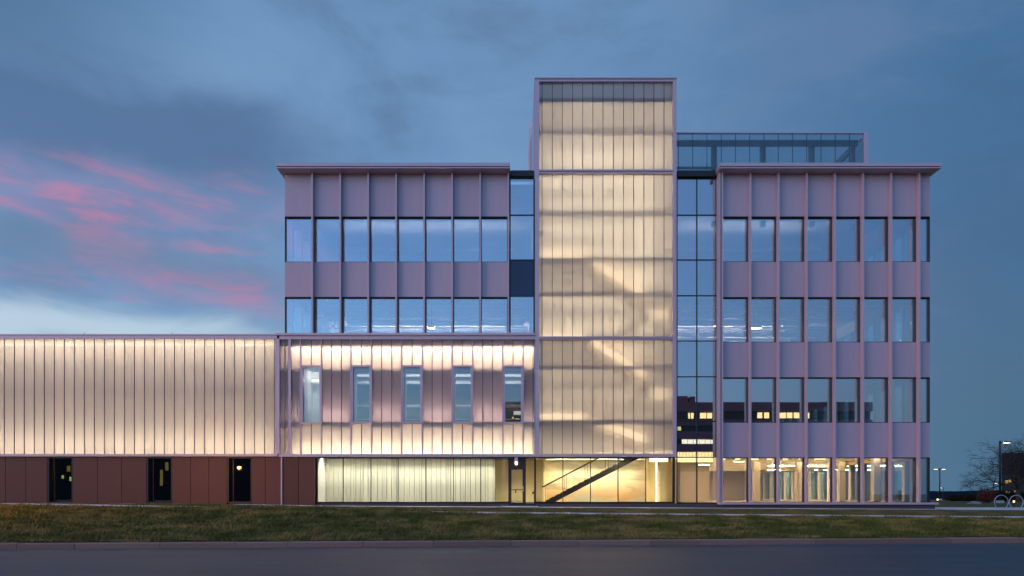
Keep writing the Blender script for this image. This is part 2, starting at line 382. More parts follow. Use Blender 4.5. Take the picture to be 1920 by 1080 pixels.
def grid_mesh(name, xs, ys, zf, m, parent=None, dz=0.0):
    X, Y = np.meshgrid(xs, ys); Z = zf(X, Y) + dz
    v = np.stack([X, Y, Z], -1).reshape(-1, 3); nx, ny = len(xs), len(ys)
    i = np.arange((ny - 1) * (nx - 1)); r, c = i // (nx - 1), i % (nx - 1); a = r * nx + c
    f = np.stack([a, a + 1, a + nx + 1, a + nx], -1)
    return poly(name, v.tolist(), f.tolist(), m, parent, True)
tag(grid_mesh('ground', GX, GY, terrain, 'ground'), kind='structure')
# road
rx = np.linspace(-260, 260, 60)
rv = []; 
for x in rx: rv += [(x, kerb_y(x) - 13.5, ROAD_Z), (x, kerb_y(x) + 0.10, ROAD_Z)]
tag(poly('road', rv, [(2 * i, 2 * i + 2, 2 * i + 3, 2 * i + 1) for i in range(len(rx) - 1)], 'asphalt'), kind='structure')
# kerb: granite stones on a footing
ka = math.atan(0.083); kd = Vector((math.cos(ka), math.sin(ka), 0)); kn = Vector((-math.sin(ka), math.cos(ka), 0))
k0 = Vector((0, kerb_y(0), 0))
def kbox(a, b, n0, n1, z0, z1, bev=0.0):
    v = []
    for z in (z0, z1):
        q = bev if z == z1 else 0
        for s, t in ((a + q, n0 + q), (b - q, n0 + q), (b - q, n1 - q), (a + q, n1 - q)):
            p = k0 + kd * s + kn * t; v.append((p.x, p.y, z))
    return v
kerb = poly('kerb', kbox(-120, 120, 0.02, 0.30, -0.90, -0.70), BOXF, 'soil'); tag(kerb, kind='structure')
s = -26.0; i = 0
while s < 28:
    L = random.uniform(1.3, 2.4); up = random.uniform(-0.008, 0.008); ou = random.uniform(-0.012, 0.012)
    vv = kbox(s, s + L - 0.012, -0.005 + ou, 0.31, -0.87, ROAD_Z + 0.13 + up)
    v2 = vv[4:]; top = kbox(s + 0.015, s + L - 0.027, 0.015 + ou, 0.30, 0, ROAD_Z + 0.152 + up)[4:]
    f = BOXF[:1] + BOXF[2:] + [tuple(q + 4 for q in fc) for fc in BOXF[2:]] + [tuple(q + 4 for q in BOXF[1])]
    poly('kerb_stone', vv + top, f, 'granite', kerb); s += L
# soil strip and paths
sx = np.linspace(-30, 34, 240); sv_ = []
for x in sx:
    for q in (0.295, 0.40, 0.52 + 0.12 * math.sin(x * 2.3) * math.sin(x * 0.9 + 1)):
        yy = kerb_y(x) + q; sv_.append((x, yy, float(terrain(x, max(yy, kerb_y(x) + .35))) + (0.012 if q > .3 else 0.0)))
tag(poly('soil_edge', sv_, [(3 * i + k, 3 * i + 3 + k, 3 * i + 4 + k, 3 * i + 1 + k) for i in range(len(sx) - 1) for k in (0, 1)], 'soil', None, True), kind='structure')
xs = np.array([x for x in GX if -60 <= x <= 60])
tag(grid_mesh('path', xs, np.array([P0, -7, P1]), lambda x, y: zpath(x) + 0 * y, 'concrete', dz=0.018), label='pale concrete footpath across the lawn', kind='structure')
tag(grid_mesh('path', np.array([x for x in xs if x >= -14.5]), np.array([F0, -2, F1]), lambda x, y: zfar(x) + 0 * y, 'concrete', dz=0.022), label='pale concrete footpath along the building', kind='structure')
tag(box('forecourt', 24.2, 60, -0.85, 5, -0.24, -0.13, 'concrete'), kind='structure')
tag(box('entrance_landing', W(940), W(1008), -0.88, 0.30, -0.2, 0.035, 'concrete'), kind='structure')
# grass: blades in tufts on the bank and the strip between the paths
def blades(count, xr, yfun, hmin, hmax):
    x = rng.uniform(*xr, count); y = yfun(x, count); z = terrain(x, y)
    cl = np.sin(x * 3.1 + np.sin(y * 5)) * np.sin(y * 4.3 + np.sin(x * 2.2)) * 0.5 + 0.5
    h = rng.uniform(hmin, hmax, count) * (0.25 + 1.0 * cl ** 1.5); a = rng.uniform(0, math.pi, count)
    w = rng.uniform(0.008, 0.02, count); lean = rng.uniform(-0.9, 0.9, (count, 2)) * h[:, None]; lean[:, 0] += 0.35 * h
    c, s2 = np.cos(a) * w, np.sin(a) * w
    v = np.empty((count, 3, 3))
    v[:, 0] = np.stack([x - c, y - s2, z - 0.01], -1); v[:, 1] = np.stack([x + c, y + s2, z - 0.01], -1)
    v[:, 2] = np.stack([x + lean[:, 0], y + lean[:, 1], z + h], -1)
    return v.reshape(-1, 3)
def bank_y(x, c): return kerb_y(x) + 0.44 + (-8.35 - kerb_y(x) - 0.44) * rng.uniform(0, 1, c)
V = np.concatenate([blades(210000, (-24, 25), bank_y, 0.05, 0.17), blades(30000, (-22, 32), lambda x, c: rng.uniform(P1 + .03, F0 - .03, c), 0.025, 0.06)])
me = bpy.data.meshes.new('grass'); nt_ = len(V) // 3
me.vertices.add(len(V)); me.vertices.foreach_set('co', V.ravel()); me.loops.add(len(V)); me.loops.foreach_set('vertex_index', np.arange(len(V)))
me.polygons.add(nt_); me.polygons.foreach_set('loop_start', np.arange(0, len(V), 3)); me.polygons.foreach_set('loop_total', np.full(nt_, 3))
me.update(); tag(link('grass', me, 'grass'), 'olive winter grass on the bank beside the road', 'grass', kind='stuff')

# ------------------------------------------------------------------ the building
B = empty('campus_building', (0, 0, 0), 'four storey campus building of mauve metal panels with glowing translucent stair tower and wing', 'building')
Z0 = H(950)
def planks(parent, xs, z0, z1, m, y0=0.07, y1=0.12, seam=0.028, ends=True, seam_y=(0.045, 0.124)):
    for a, b in zip(xs[:-1], xs[1:]):
        box('glass_plank', a + seam / 2 + .001, b - seam / 2 - .001, y0, y1, z0, z1, m, parent)
    for x in (xs if ends else xs[1:-1]):
        box('joint_strip', x - seam / 2, x + seam / 2, seam_y[0], seam_y[1], z0, z1, 'seam', parent)
principled('seam', (0.22, 0.165, 0.19), 0.5, 0.2)

# ---- low wing ------------------------------------------------------
ztop, zb = H(636), H(851)
XL = W(-420); XR = W(517.5)
wing = boxes('low_wing', [(XL, W(520), -0.06, 0.5, H(635.5), H(629)), (XL, W(520.5), -0.10, 0.02, H(855.5), H(851)),
                          (W(517), W(524.5), -0.05, 0.30, H(851), H(635.5))], 'trim', B)
wing['label'] = 'long low wing clad in glowing translucent glass planks'
box('coping', XL, W(521), -0.10, 9.0, H(629) + .002, H(628) + .03, 'trim', wing)
xs = [XR - 0.1 - 0.553 * i for i in range(0, int((XR - XL) / 0.553))][::-1]
planks(wing, xs + [XR - 0.002], H(851) + .002, H(635.5) - .002, 'plank')
box('cavity_wall', XL, W(520), 1.55, 1.7, H(857), H(630), 'plaster', wing)
box('cavity_floor', XL, W(520), 0.13, 9, H(856), H(852) - .01, 'plaster', wing)
box('roof', XL, W(520), 0.5, 9.5, H(635), H(629) - .004, 'ceiling_grey', wing)
box('girt', XL, W(517), 0.22, 0.30, H(720.5), H(718), 'trim', wing)
box('glow_strip', XL, W(516), 0.95, 1.03, H(639.5), H(638), 'led_wing', wing)
box('glow_strip', XL, W(516), 0.30, 0.34, H(639.0), H(638), 'led_wing_edge', wing)
box('glow_strip', XL, W(516), 0.90, 0.98, H(848.5), H(847), 'led_wing', wing)
box('cavity_end', W(517.5), W(520), 0.31, 1.55, H(852), H(636), 'plaster', wing)
for px in (154, 319): tube('lightning_rod', [(W(px), 0.2, H(629)), (W(px), 0.2, H(622))], 0.012, 'steel_dark', wing, 6)
# copper ground storey of the wing
seams = [-420, -372, -324, -276, -230, -183, -136, -88, -40, 7.5, 46, 86]
def copper_run(pxs):
    for a, b in zip(pxs[:-1], pxs[1:]):
        box('metal_panel', W(a) + .012, W(b) - .012, 0.10, 0.18, -0.2, H(856.5), 'copper', base)
    base_back.append((W(pxs[0]), W(pxs[-1]), 0.20, 0.32, -0.3, H(857)))
base_back = []
base = empty('ground_storey', (0, 0, 0)); base.parent = B; base['label'] = 'rust coloured metal panel base under the low wing'
copper_run(seams); copper_run([134, 181, 226, 272.5]); copper_run([321, 355.5, 390, 424]); copper_run([471, 496, 527.5, 558.5, 590])
boxes('backing', base_back, 'black_frame', base)
box('downpipe', W(526.2), W(528.6), 0.02, 0.09, -0.1, H(857), 'trim', base)
for a, b in ((86, 134), (272.5, 321), (424, 471)):
    x0, x1 = W(a), W(b); z0, z1 = H(942.5), H(857)
    wd = boxes('window', [(x0, x0 + .10, 0.11, 0.5, z0, z1), (x1 - .07, x1, 0.11, 0.5, z0, z1), (x0 + .10, x1 - .07, 0.11, 0.5, z1 - .06, z1), (x0 + .10, x1 - .07, 0.11, 0.5, z0 - .3, z0 + .05), (x0 + .26, x0 + .30, 0.30, 0.34, z0 + .05, z1 - .06)], 'black_frame', B)
    box('pane', x0 + .10, x1 - .07, 0.36, 0.39, z0 + .05, z1 - .06, 'dark_glass', wd)
boxes('dark_room', [(XL, W(590), 3.0, 3.1, -0.2, H(857)), (W(589), W(590.5), 0.32, 3.0, -0.2, H(857)), (XL, W(590), 0.33, 3.0, -0.2, 0.05)], 'dark_room', base)
for k, (px, py) in enumerate(((441, 877),)):
    pass

# ---- gallery box ----------------------------------------------------
gx0, gx1 = W(524.5), W(1003)
gal = boxes('gallery_box', [(W(524.5), gx1, -0.06, 0.3, H(636.5), H(629.5)), (W(519), gx1, -0.16, 0.5, H(629.4), H(625.5)), (W(524.5), gx1 - .002, -0.08, 0.34, H(856.5), H(851)),
                            (W(541), W(545.5), -0.03, 0.20, H(851), H(636.5))], 'trim', B)
gal['label'] = 'projecting box of translucent planks with five narrow windows'
planks(gal, [W(524.6), W(533.5), W(541)], H(851) + .002, H(636.5) - .002, 'plank', ends=False)
seq = [545.7, 563.7, 583, 602.7, 621, 639.7, 658, 677.5, 696.7, 715, 734, 753, 772.5, 792, 810, 829, 847.7, 867, 886.3, 905, 923.5, 942.7, 962, 981, 999.5]
bays = [(563.7, 602.7), (658, 696.7), (753, 792), (847.7, 886.3), (942.7, 981)]
zt, zbm = H(636.5) - .002, H(851) + .002
whead, wsill = H(685), H(794)
for a, b in zip(seq[:-1], seq[1:]):
    inb = any(p - 1 < a and b < q + 1 for p, q in bays)
    for (u, v) in ([(whead + .005, zt), (zbm, wsill - .005)] if inb else [(zbm, zt)]):
        box('glass_plank', W(a) + .017, W(b) - .017, 0.07, 0.12, u, v, 'plank', gal)
fins = {q for p in bays for q in p}
for a in seq[1:]:
    inb = any(p + 1 < a < q - 1 for p, q in bays)
    if a in fins: box('jamb_fin', W(a) - .03, W(a) + .03, -0.05, 0.15, zbm, zt, 'trim', gal)
    else:
        for (u, v) in ([(whead + .005, zt), (zbm, wsill - .005)] if inb else [(zbm, zt)]):
            box('joint_strip', W(a) - .016, W(a) + .016, 0.045, 0.124, u, v, 'seam', gal)
for p, q in bays:
    x0, x1 = W(p) + .031, W(q) - .031
    wd = boxes('window', [(x0, x0 + .09, -0.03, 1.0, wsill, whead), (x1 - .09, x1, -0.03, 1.0, wsill, whead), (x0 + .09, x1 - .09, -0.03, 1.0, whead - .11, whead), (x0 + .09, x1 - .09, -0.03, 1.0, wsill, wsill + .09)], 'trim', B)
    box('pane', x0 + .09, x1 - .09, 0.10, 0.13, wsill + .09, whead - .11, 'gallery_glass', wd)
# cavity: ledges split it into bright top and bottom bays and a dim middle
yb = 0.95
def cav(name, r0, r1, ya, yc, m):
    xsb = [W(524.6)] + [w for p, q in bays for w in (W(p) + .03, W(q) - .03)] + [W(1002)]
    if H(r1) < whead and H(r0) > wsill - .02:
        return boxes(name, [(xsb[i], xsb[i + 1], ya, yc, H(r1), H(r0)) for i in range(0, len(xsb), 2)], m, gal)
    return box(name, W(524.6), W(1002), ya, yc, H(r1), H(r0), m, gal)
cav('head_beam', 637, 649, 0.20, yb, 'trim')
cav('ledge', 690, 703.5, 0.17, yb, 'trim')
cav('ledge', 790.5, 803, 0.17, yb, 'trim')
box('cavity_wall', W(524.6), W(1002), yb + .02, yb + .14, whead + .002, H(637), 'plaster', gal)
box('cavity_wall', W(524.6), W(1002), yb + .02, yb + .14, H(851), wsill - .002, 'plaster', gal)
cav('cavity_wall', 685.3, 793.7, yb + .02, yb + .14, 'plaster')
boxes('side_wall', [(W(1001), W(1003), 0.14, 1.1, H(851), H(637))], 'plaster', gal)
box('glow_strip', W(546), W(999), 0.55, 0.62, H(651.5), H(650), 'led_gallery', gal)
box('glow_strip', W(546), W(999), 0.55, 0.62, H(849.5), H(848), 'led_gallery_low', gal)
xsb = [W(546)] + [w for p, q in bays for w in (W(p) + .02, W(q) - .02)] + [W(1001)]
for i in range(0, len(xsb), 2): box('glow_strip', xsb[i] + .03, xsb[i + 1] - .03, 0.8, 0.83, H(789.5), H(788.8), 'cavity_fill', gal)  # weak strips added so the middle bay glows a little
# rooms behind the five windows
box('room_wall', gx0, gx1, 7.0, 7.1, 3.3, 7.9, 'room_grey', gal)
boxes('room_floor', [(gx0, gx1, 1.1, 7.0, 3.3, 3.45)], 'floor', gal)
box('ceiling', gx0, gx1, 1.1, 7.0, 7.92, 8.05, 'ceiling_grey', gal)
for yy in (1.5, 2.6, 3.8, 5.2): box('ceiling_beam', W(622, yy), gx1, yy, yy + 0.2, 7.62, 7.919, 'joist', gal)
for yy in (2.1, 4.6): box('glow_strip', W(640), W(990), yy - .06, yy + .06, 7.86, 7.89, 'led_gal_room', gal)
tube('duct', [(W(640, 6), 6.2, 6.35), (gx1 - .1, 6.2, 6.35)], 0.10, 'lamp_white', gal, 10)
box('wall_rail', W(640, 6.9), gx1, 6.93, 6.99, 5.55, 5.63, 'joist', gal)
boxes('store_room', [(W(550, 2.6), W(612, 2.6), 2.6, 2.7, 3.45, 7.91), (W(606), W(611), 1.1, 2.6, 3.45, 7.91), (W(556), W(560), 1.1, 2.6, 3.45, 7.91)], 'plaster', gal)
box('glow_strip', W(572), W(596), 1.35, 1.45, 7.84, 7.88, 'led_store', gal)
tube('duct', [(W(562), 2.2, 7.25), (W(604), 2.2, 7.25)], 0.15, 'lamp_white', gal, 12)

# ---- ground-floor glazing of gallery and tower -----------------------
gy0 = 0.34
shop = boxes('shopfront', [(W(590.5), W(953), gy0, gy0 + .09, H(944.5), H(941)), (W(590.5), W(1268), gy0, gy0 + .09, H(858.3), H(856)), (W(1003), W(1268), gy0, gy0 + .09, H(944.5), H(941)),
                           (W(590.2), W(591.8), gy0 - .02, gy0 + .08, H(941), H(858.3)), (W(1263.5), W(1268.2), gy0 - .02, gy0 + .12, H(941), H(858.3))], 'black_frame', B)
shop['label'] = 'ground floor glazing in slim black frames'
cols = [591.8, 640.4, 692.9, 744.4, 796.8, 849.3, 901, 953]
for a, b in zip(cols[:-1], cols[1:]): box('pane', W(a) + .02, W(b) - .02, gy0 + .03, gy0 + .05, H(941), H(858.3), 'clear_glass', shop)
for a in cols[1:-1]: box('mullion', W(a) - .018, W(a) + .018, gy0 - .02, gy0 + .09, H(941), H(858.3), 'black_frame', shop)
colt = [1004.6, 1056.3, 1108.5, 1160.7, 1213, 1263.5]
for a, b in zip(colt[:-1], colt[1:]): box('pane', W(a) + .02, W(b) - .02, gy0 + .03, gy0 + .05, H(941), H(858.3), 'clear_glass', shop)
for a in colt[:-1]: box('mullion', W(a) - .022, W(a) + .022, gy0 - .02, gy0 + .09, H(941), H(858.3), 'black_frame', shop)
for a, b in ((590.5, 680), (680, 770), (770, 860), (860, 953), (1003, 1090), (1090, 1180), (1180, 1269)):
    box('base_stone', W(a) + .005, W(b) - .005, gy0 - .06, gy0 + .10, -0.3, H(944.7), 'base_stone', shop)
for ya_, yb_ in ((-0.05, 1.0), (1.22, 3.0), (3.22, 8.0)): box('soffit', W(590.5), W(1268), ya_, yb_, H(856) + .002, H(856) + .06, 'ceiling_grey', shop)
box('soffit', W(590.5), W(1268), 0.9, 3.3, H(856) + .13, H(856) + .15, 'plaster', shop)
SZ = H(856) + .09
box('floor', W(590.5), W(1268), gy0 + .12, 8.0, 0.05, 0.24, 'floor', shop)
box('floor', W(945), W(1005), gy0 + .02, gy0 + .119, 0.0, 0.06, 'floor', shop)
# board wall
BY = 1.9
bx = W(612, BY)
box('white_wall', W(585, BY), bx - .01, BY, BY + .1, 0.24, 2.75, 'board', shop)
while bx < W(928, BY):
    w = random.choice((0.27, 0.28, 0.29, 0.30, 0.15)); dep = random.uniform(0, 0.035)
    e = min(bx + w, W(929, BY)); box('board', bx, e - random.uniform(.012, .032), BY - dep, BY + .08, 0.24, 2.75, 'board', shop); bx += w
box('wall_back', W(585, BY), W(929, BY), BY + .085, BY + .25, 0.24, 2.75, 'black_frame', shop)
box('glow_strip', W(607, 1), W(925, 1), 1.07, 1.15, SZ, SZ + .03, 'led_board', shop)
boxes('end_wall', [(W(590.4), W(592.4), gy0 + .1, BY, 0.24, 2.75)], 'plaster', shop)
# entrance corridor
box('corridor_wall', W(925, 3.4), W(1019, 3.4), 3.4, 3.5, 0.2, 2.75, 'warm_wall', shop)
box('corridor_wall', W(1019, 2.2), W(1024, 2.2), 2.2, 3.9, 0.2, 2.75, 'warm_wall', shop)
box('glow_strip', W(945), W(1260), 1.07, 1.15, SZ, SZ + .03, 'led_warm', shop)
# cloud-patterned wall and lit end column
box('cloud_wall', W(1024, 4), W(1213, 4), 4.0, 4.1, 0.2, 2.75, 'cloud_pattern', shop)
box('glow_strip', W(1030, 2), W(1210, 2), 3.07, 3.15, SZ, SZ + .03, 'led_warm', shop)
box('end_wall', W(1213, 3), W(1275, 3), 3.0, 3.1, 0.2, 2.75, 'warm_wall', shop)
box('column', W(1236, 2.0), W(1249, 2.0), 2.0, 2.4, 0.2, 2.75, 'warm_wall', shop)
box('glow_strip', W(1231, 2.5), W(1233, 2.5), 2.7, 2.75, 0.26, 2.7, 'led_tube', shop)
# ground flight seen through the glass
stair = empty('staircase', (0, 0, 0)); stair.parent = B; stair['label'] = 'dark steel stair behind the glass and up the tower'
def flight(pa, pb, y0, y1, side_m, side_h, guard_m=None, guard_h=0.95, drop=0.0, rails=True):
    a, b = Vector(pa), Vector(pb)
    nst = max(4, int(abs(b.z - a.z) / 0.17)); v = []
    for yy in (y0, y1):
        q = [(a.x, yy, a.z - side_h), (b.x, yy, b.z - side_h), (b.x, yy + .05, b.z - side_h), (a.x, yy + .05, a.z - side_h),
             (a.x, yy, a.z + .05), (b.x, yy, b.z + .05), (b.x, yy + .05, b.z + .05), (a.x, yy + .05, a.z + .05)]
        poly('stringer', q, BOXF, side_m, stair)
    for i in range(nst):
        t = (i + .5) / nst; x = a.x + (b.x - a.x) * t; z = a.z + (b.z - a.z) * t; hw = abs(b.x - a.x) / nst / 2 + .01
        box('tread', x - hw, x + hw, y0 + .051, y1 - .001, z - .05, z, 'tread', stair)
    if guard_m:
        q = [(a.x, y0 - .03, a.z + .05), (b.x, y0 - .03, b.z + .05), (b.x, y0 - .005, b.z + .05), (a.x, y0 - .005, a.z + .05),
             (a.x, y0 - .03, a.z + guard_h), (b.x, y0 - .03, b.z + guard_h), (b.x, y0 - .005, b.z + guard_h), (a.x, y0 - .005, a.z + guard_h)]
        poly('guard_panel', q, BOXF, guard_m, stair)
    if rails:
        for yy in (y0, y1):
            tube('handrail', [(a.x, yy, a.z + guard_h), (b.x, yy, b.z + guard_h)], 0.035, side_m, stair, 8)
            k = 6
            for i in range(k):
                t = (i + .12) / (k - .8)
                x = a.x + (b.x - a.x) * t; z = a.z + (b.z - a.z) * t
                tube('baluster', [(x, yy, z), (x, yy, z + guard_h)], 0.014, side_m, stair, 5)
yS = 1.5
gs = (W(1018, yS), 0, H(944, yS)); ge = (W(1222, yS), 0, H(838, yS))
flight(gs, ge, yS, yS + 1.25, 'stringer_dark', 0.27)

# ---- door -----------------------------------------------------------
dz0 = 0.04
door = boxes('door', [(W(953), W(957.3), 0.24, 0.42, dz0, H(856)), (W(981.5), W(986), 0.24, 0.42, dz0, H(856)), (W(957.3), W(981.5), 0.26, 0.40, H(877.5), H(856)),
                      (W(957.3), W(959), 0.27, 0.36, dz0, H(877.5)), (W(980), W(981.5), 0.27, 0.36, dz0, H(877.5)), (W(959), W(980), 0.27, 0.36, H(880), H(877.5)), (W(959), W(980), 0.27, 0.36, dz0, H(942))], 'bronze', B)
door['label'] = 'dark framed glass entrance door'
box('pane', W(959), W(980), 0.30, 0.33, H(942), H(880), 'clear_glass', door)
box('push_bar', W(959), W(980), 0.20, 0.26, H(919), H(917.5), 'bronze', door)
box('latch', W(966), W(968), 0.21, 0.27, H(924), H(919), 'bronze', door)
tube('handle', [(W(981), 0.18, H(921)), (W(981), 0.14, H(919)), (W(981), 0.14, H(914)), (W(981), 0.18, H(912))], 0.02, 'galv', door, 6)
sl = boxes('window', [(W(986), W(1003), 0.34, 0.42, H(948.6), H(945.5)), (W(986), W(1003), 0.345, 0.41, H(859), H(856.2)), (W(1002), W(1004.6), 0.33, 0.42, H(945.5), H(859))], 'black_frame', B)
box('pane', W(986), W(1002), 0.37, 0.39, H(945.5), H(859), 'clear_glass', sl)

# ---- stair tower ----------------------------------------------------
tx0, tx1 = W(1003.2), W(1268)
tow = boxes('stair_tower', [(tx0, W(1011), -0.08, 0.32, H(856.5), H(149.5)), (W(1261.3), tx1, -0.08, 0.32, H(856.5), H(149.5)),
                            (W(1011), W(1261.3), -0.07, 0.30, H(154), H(150)), (W(1011), W(1261.3), -0.10, 0.30, H(322), H(319.2)), (W(1011), W(1261.3), -0.06, 0.30, H(326), H(323)),
                            (W(1011), W(1261.3), -0.10, 0.30, H(634), H(631.3)), (W(1011), W(1261.3), -0.06, 0.30, H(637), H(634.6)), (W(1011), W(1261.3), -0.08, 0.34, H(856.4), H(851))], 'trim', B)
tow['label'] = 'tall stair tower of glowing translucent glass planks'
tp = [1011, 1016.6, 1035.7, 1054.6, 1073.7, 1092.7, 1111.8, 1130.9, 1150.2, 1169.3, 1188.4, 1207.6, 1226.5, 1245.5, 1261.3]
for r0, r1 in ((154, 319.2), (326, 631.3), (637, 851)):
    planks(tow, [W(p) for p in tp], H(r1) + .002, H(r0) - .002, 'plank_tower', ends=False)
TD = 6.2
zc_ = H(149.5) + .003
boxes('coping', [(tx0 - .02, tx1 + .02, -0.12, 0.33, zc_, zc_ + .07), (tx0 - .02, tx1 + .02, TD - .25, TD + .05, zc_, zc_ + .07), (tx0 - .02, tx0 + .21, 0.331, TD - .251, zc_, zc_ + .07), (tx1 - .21, tx1 + .02, 0.331, TD - .251, zc_, zc_ + .07)], 'trim', tow)
for a, b in ((tx0 + .012, tx0 + .20), (tx1 - .20, tx1 - .012)):
    box('side_wall', a, b, 0.325, TD, H(856), H(150), 'plaster', tow)
for i in range(11):
    yy = 0.34 + i * 0.53
    box('glass_plank', tx0 - .03, tx0 + .008, yy, yy + .50, H(330), H(151), 'screen_solid', tow) if False else None
principled('tower_side', (0.42, 0.40, 0.52), 0.25, 0.1, 0.6)
for i in range(11): box('side_panel', tx0 - .035, tx0 + .008, 0.33 + i * 0.533, 0.33 + i * 0.533 + .51, H(330), H(151), 'tower_side', tow)
for i in range(11): box('side_panel', tx1 - .008, tx1 + .035, 0.33 + i * 0.533, 0.33 + i * 0.533 + .51, H(320), H(151), 'tower_side', tow)
box('back_wall', tx0 + .2, tx1 - .2, TD - .2, TD, H(856), H(172), 'plaster', tow)
box('ceiling', tx0 + .2, tx1 - .2, 0.125, TD - .2, H(190), H(182), 'ceiling_grey', tow)
for py in (246, 397, 484, 549.5, 687.5):
    box('girt', W(1011), W(1261.3), 0.27, 0.42, H(py + 3.6), H(py - 3.6), 'trim', tow)
box('girt', W(1011), W(1261.3), 0.24, 0.42, H(796), H(786), 'trim', tow)
# landings and flights in the tower
LZ = [H(788), H(636.5), H(485)]; HZ = [H(835), H(714), H(561)]
YF, YR = 1.0, 2.7
for z in LZ:
    box('landing', W(1012, 1), W(1104, 1), 0.5, 5.5, z - .22, z, 'plaster', stair)
    box('guard_panel', W(1012, 1), W(1096, 1), 0.52, 0.55, z, z + .34, 'guard', stair)
for z in HZ:
    box('landing', W(1216, 1), W(1259, 1), 0.5, 5.0, z - .2, z, 'plaster', stair)
for z, h in zip(LZ, HZ):
    flight((W(1104, YF), 0, z), (W(1216, YF), 0, h), YF, YF + 1.2, 'guard', 0.40, 'guard', 0.75, rails=False)
for z, h in zip(LZ[:-1], HZ[1:]):
    flight((W(1104, YR), 0, z), (W(1216, YR), 0, h), YR, YR + 1.2, 'guard', 0.35, None, 0.9, rails=False)
def fill_cove(py, y0):  # unseen shielded strips added to spread an even glow up the tower
    box('fill_cove', W(1011, y0) + .3, tx1 - .25, y0 - .16, y0 - .13, H(py, y0), H(py, y0) + .16, 'plaster', tow)
    box('glow_strip', W(1011, y0) + .3, tx1 - .25, y0 - .08, y0 - .02, H(py, y0) + .05, H(py, y0) + .09, 'led_tower' if py < 640 else 'led_tower_low', tow)
for py in (212, 252, 295, 340, 385, 430, 475, 520, 565, 610, 655, 700, 745, 790, 835): fill_cove(py, TD - 0.25)
for z in LZ: box('glow_strip', W(1013, .6), W(1096, .6), 0.44, 0.48, z + .06, z + .40, 'stair_glow', stair)  # glowing boxes stand in for light falling on the landing floors
for z in HZ: box('glow_strip', W(1218, 1.3), W(1252, 1.3), 1.25, 1.30, z - .85, z - .25, 'stair_glow', stair)  # glowing boxes put in for the bright spots at the half landings
for z, h in zip(LZ, HZ):
    a = Vector((W(1108, .6), 0, z - .12)); b = Vector((W(1212, .6), 0, h + .15))
    q = [(a.x, .55, a.z - .02), (b.x, .55, b.z - .02), (b.x, .60, b.z - .02), (a.x, .60, a.z - .02), (a.x, .55, a.z + .42), (b.x, .55, b.z + .42), (b.x, .60, b.z + .42), (a.x, .60, a.z + .42)]
    poly('glow_band', q, BOXF, 'stair_glow', stair)  # emissive band stands in for the lit diagonal of the flight

# ---- lift shaft behind the tower -------------------------------------
sh = box('lift_shaft', W(993.5, 6.3), W(1255, 6.3), 6.3, 10.5, 3.0, H(228, 6.3), 'trim', B)

# ---- office blocks ----------------------------------------------------
YP, YG = 0.30, 0.45
def office(label, fx, x_end0, x_end1, rows, soffit_px, cap_x, depth, left_fin=True):
    blk = boxes('office_block', [], 'trim', B); blk['label'] = label
    # cornice: fascia, shadow gap and lower lip, over a soffit
    YC = -0.40
    ca, cb = W(cap_x[0], YC), W(cap_x[1], YC)
    box('fascia', ca, cb, YC, depth + .3, H(311.4, YC), H(305, YC), 'trim', blk)
    box('shadow_gap', ca + .05, cb - .05, YC + .06, depth + .2, H(312.8, YC), H(311.4, YC) - .002, 'black_frame', blk)
    box('soffit', ca + .01, cb - .01, YC + .02, depth + .25, H(314.8, YC), H(312.8, YC) - .002, 'trim', blk)
    edges = [x_end0] + fx + [x_end1]
    for f in fx:
        box('fin', W(f) - .042, W(f) + .042, 0.02, YP + .1, rows[-1][3] if False else rows['bottom'], H(314.8, YC) - .003, 'trim', blk)
    bays = [(a, b) for a, b in zip(edges[:-1], edges[1:]) if b - a > 4]
    for a, b in bays:
        xa = W(a) + (.043 if a in fx else 0.0); xb = W(b) - (.043 if b in fx else 0.0)
        for r0, r1 in rows['panels']:
            box('facade_panel', xa + .004, xb - .004, YP, YP + .08, H(r1), H(r0), 'panel', blk)
        for r0, r1 in rows['windows']:
            z0, z1 = H(r1), H(r0); fr = .028
            wd = boxes('window', [(xa, xa + fr, YP + .01, YG + .06, z0, z1), (xb - fr, xb, YP + .01, YG + .06, z0, z1), (xa + fr, xb - fr, YP + .01, YG + .08, z1 - .04, z1), (xa + fr, xb - fr, YP + .03, YG + .08, z0, z0 + .03)], 'black_frame', B)
            box('pane', xa + fr, xb - fr, YG, YG + .03, z0 + .03, z1 - .04, rows['glass'], wd)
    for r0, r1 in rows['panels']:
        box('spandrel_wall', W(edges[0]) + .02, W(edges[-1]) - .02, YP + .085, 0.93, H(r1) + .01, H(r0) - .01 , 'plaster', blk)
    for f in fx:
        for r0, r1 in rows['windows']: box('mullion', W(f) - .041, W(f) + .041, YP + .101, YG + .06, H(r1) + .011, H(r0) - .011, 'bronze', blk)
    return blk
fxL = [584.8, 637.5, 690, 742.5, 795, 847.6, 900.2, 953]
rowsL = dict(panels=[(316.5, 401.5), (488, 553.5)], windows=[(401.7, 487.8), (553.7, 625)], bottom=H(628), glass='coated_glass')
blkL = office('upper office block of mauve panels above the gallery box', fxL, 530.5, 955, rowsL, 315, (518, 956.5), 16)
box('sill', W(530.5), W(955), 0.05, YG + .1, H(628.5), H(625.2), 'trim', blkL)
fxR = [1354.7, 1407.8, 1460.7, 1513.7, 1566.6, 1619.4, 1672.2, 1725]
rowsR = dict(panels=[(316.5, 401.5), (487.5, 553.8), (639.5, 705.5), (791.5, 857)], windows=[(401.7, 487.3), (554, 639.3), (705.7, 791.3), (857.2, 942)], bottom=H(942), glass='coated_glass')
blkR = office('four storey office block of mauve panels with deep vertical fins', fxR, 1351.5, 1750, rowsR, 315, (1350.5, 1766), 28)
box('sill', W(1349.5), W(1758), -0.12, YG + .1, H(946), H(942.2), 'trim', blkR)
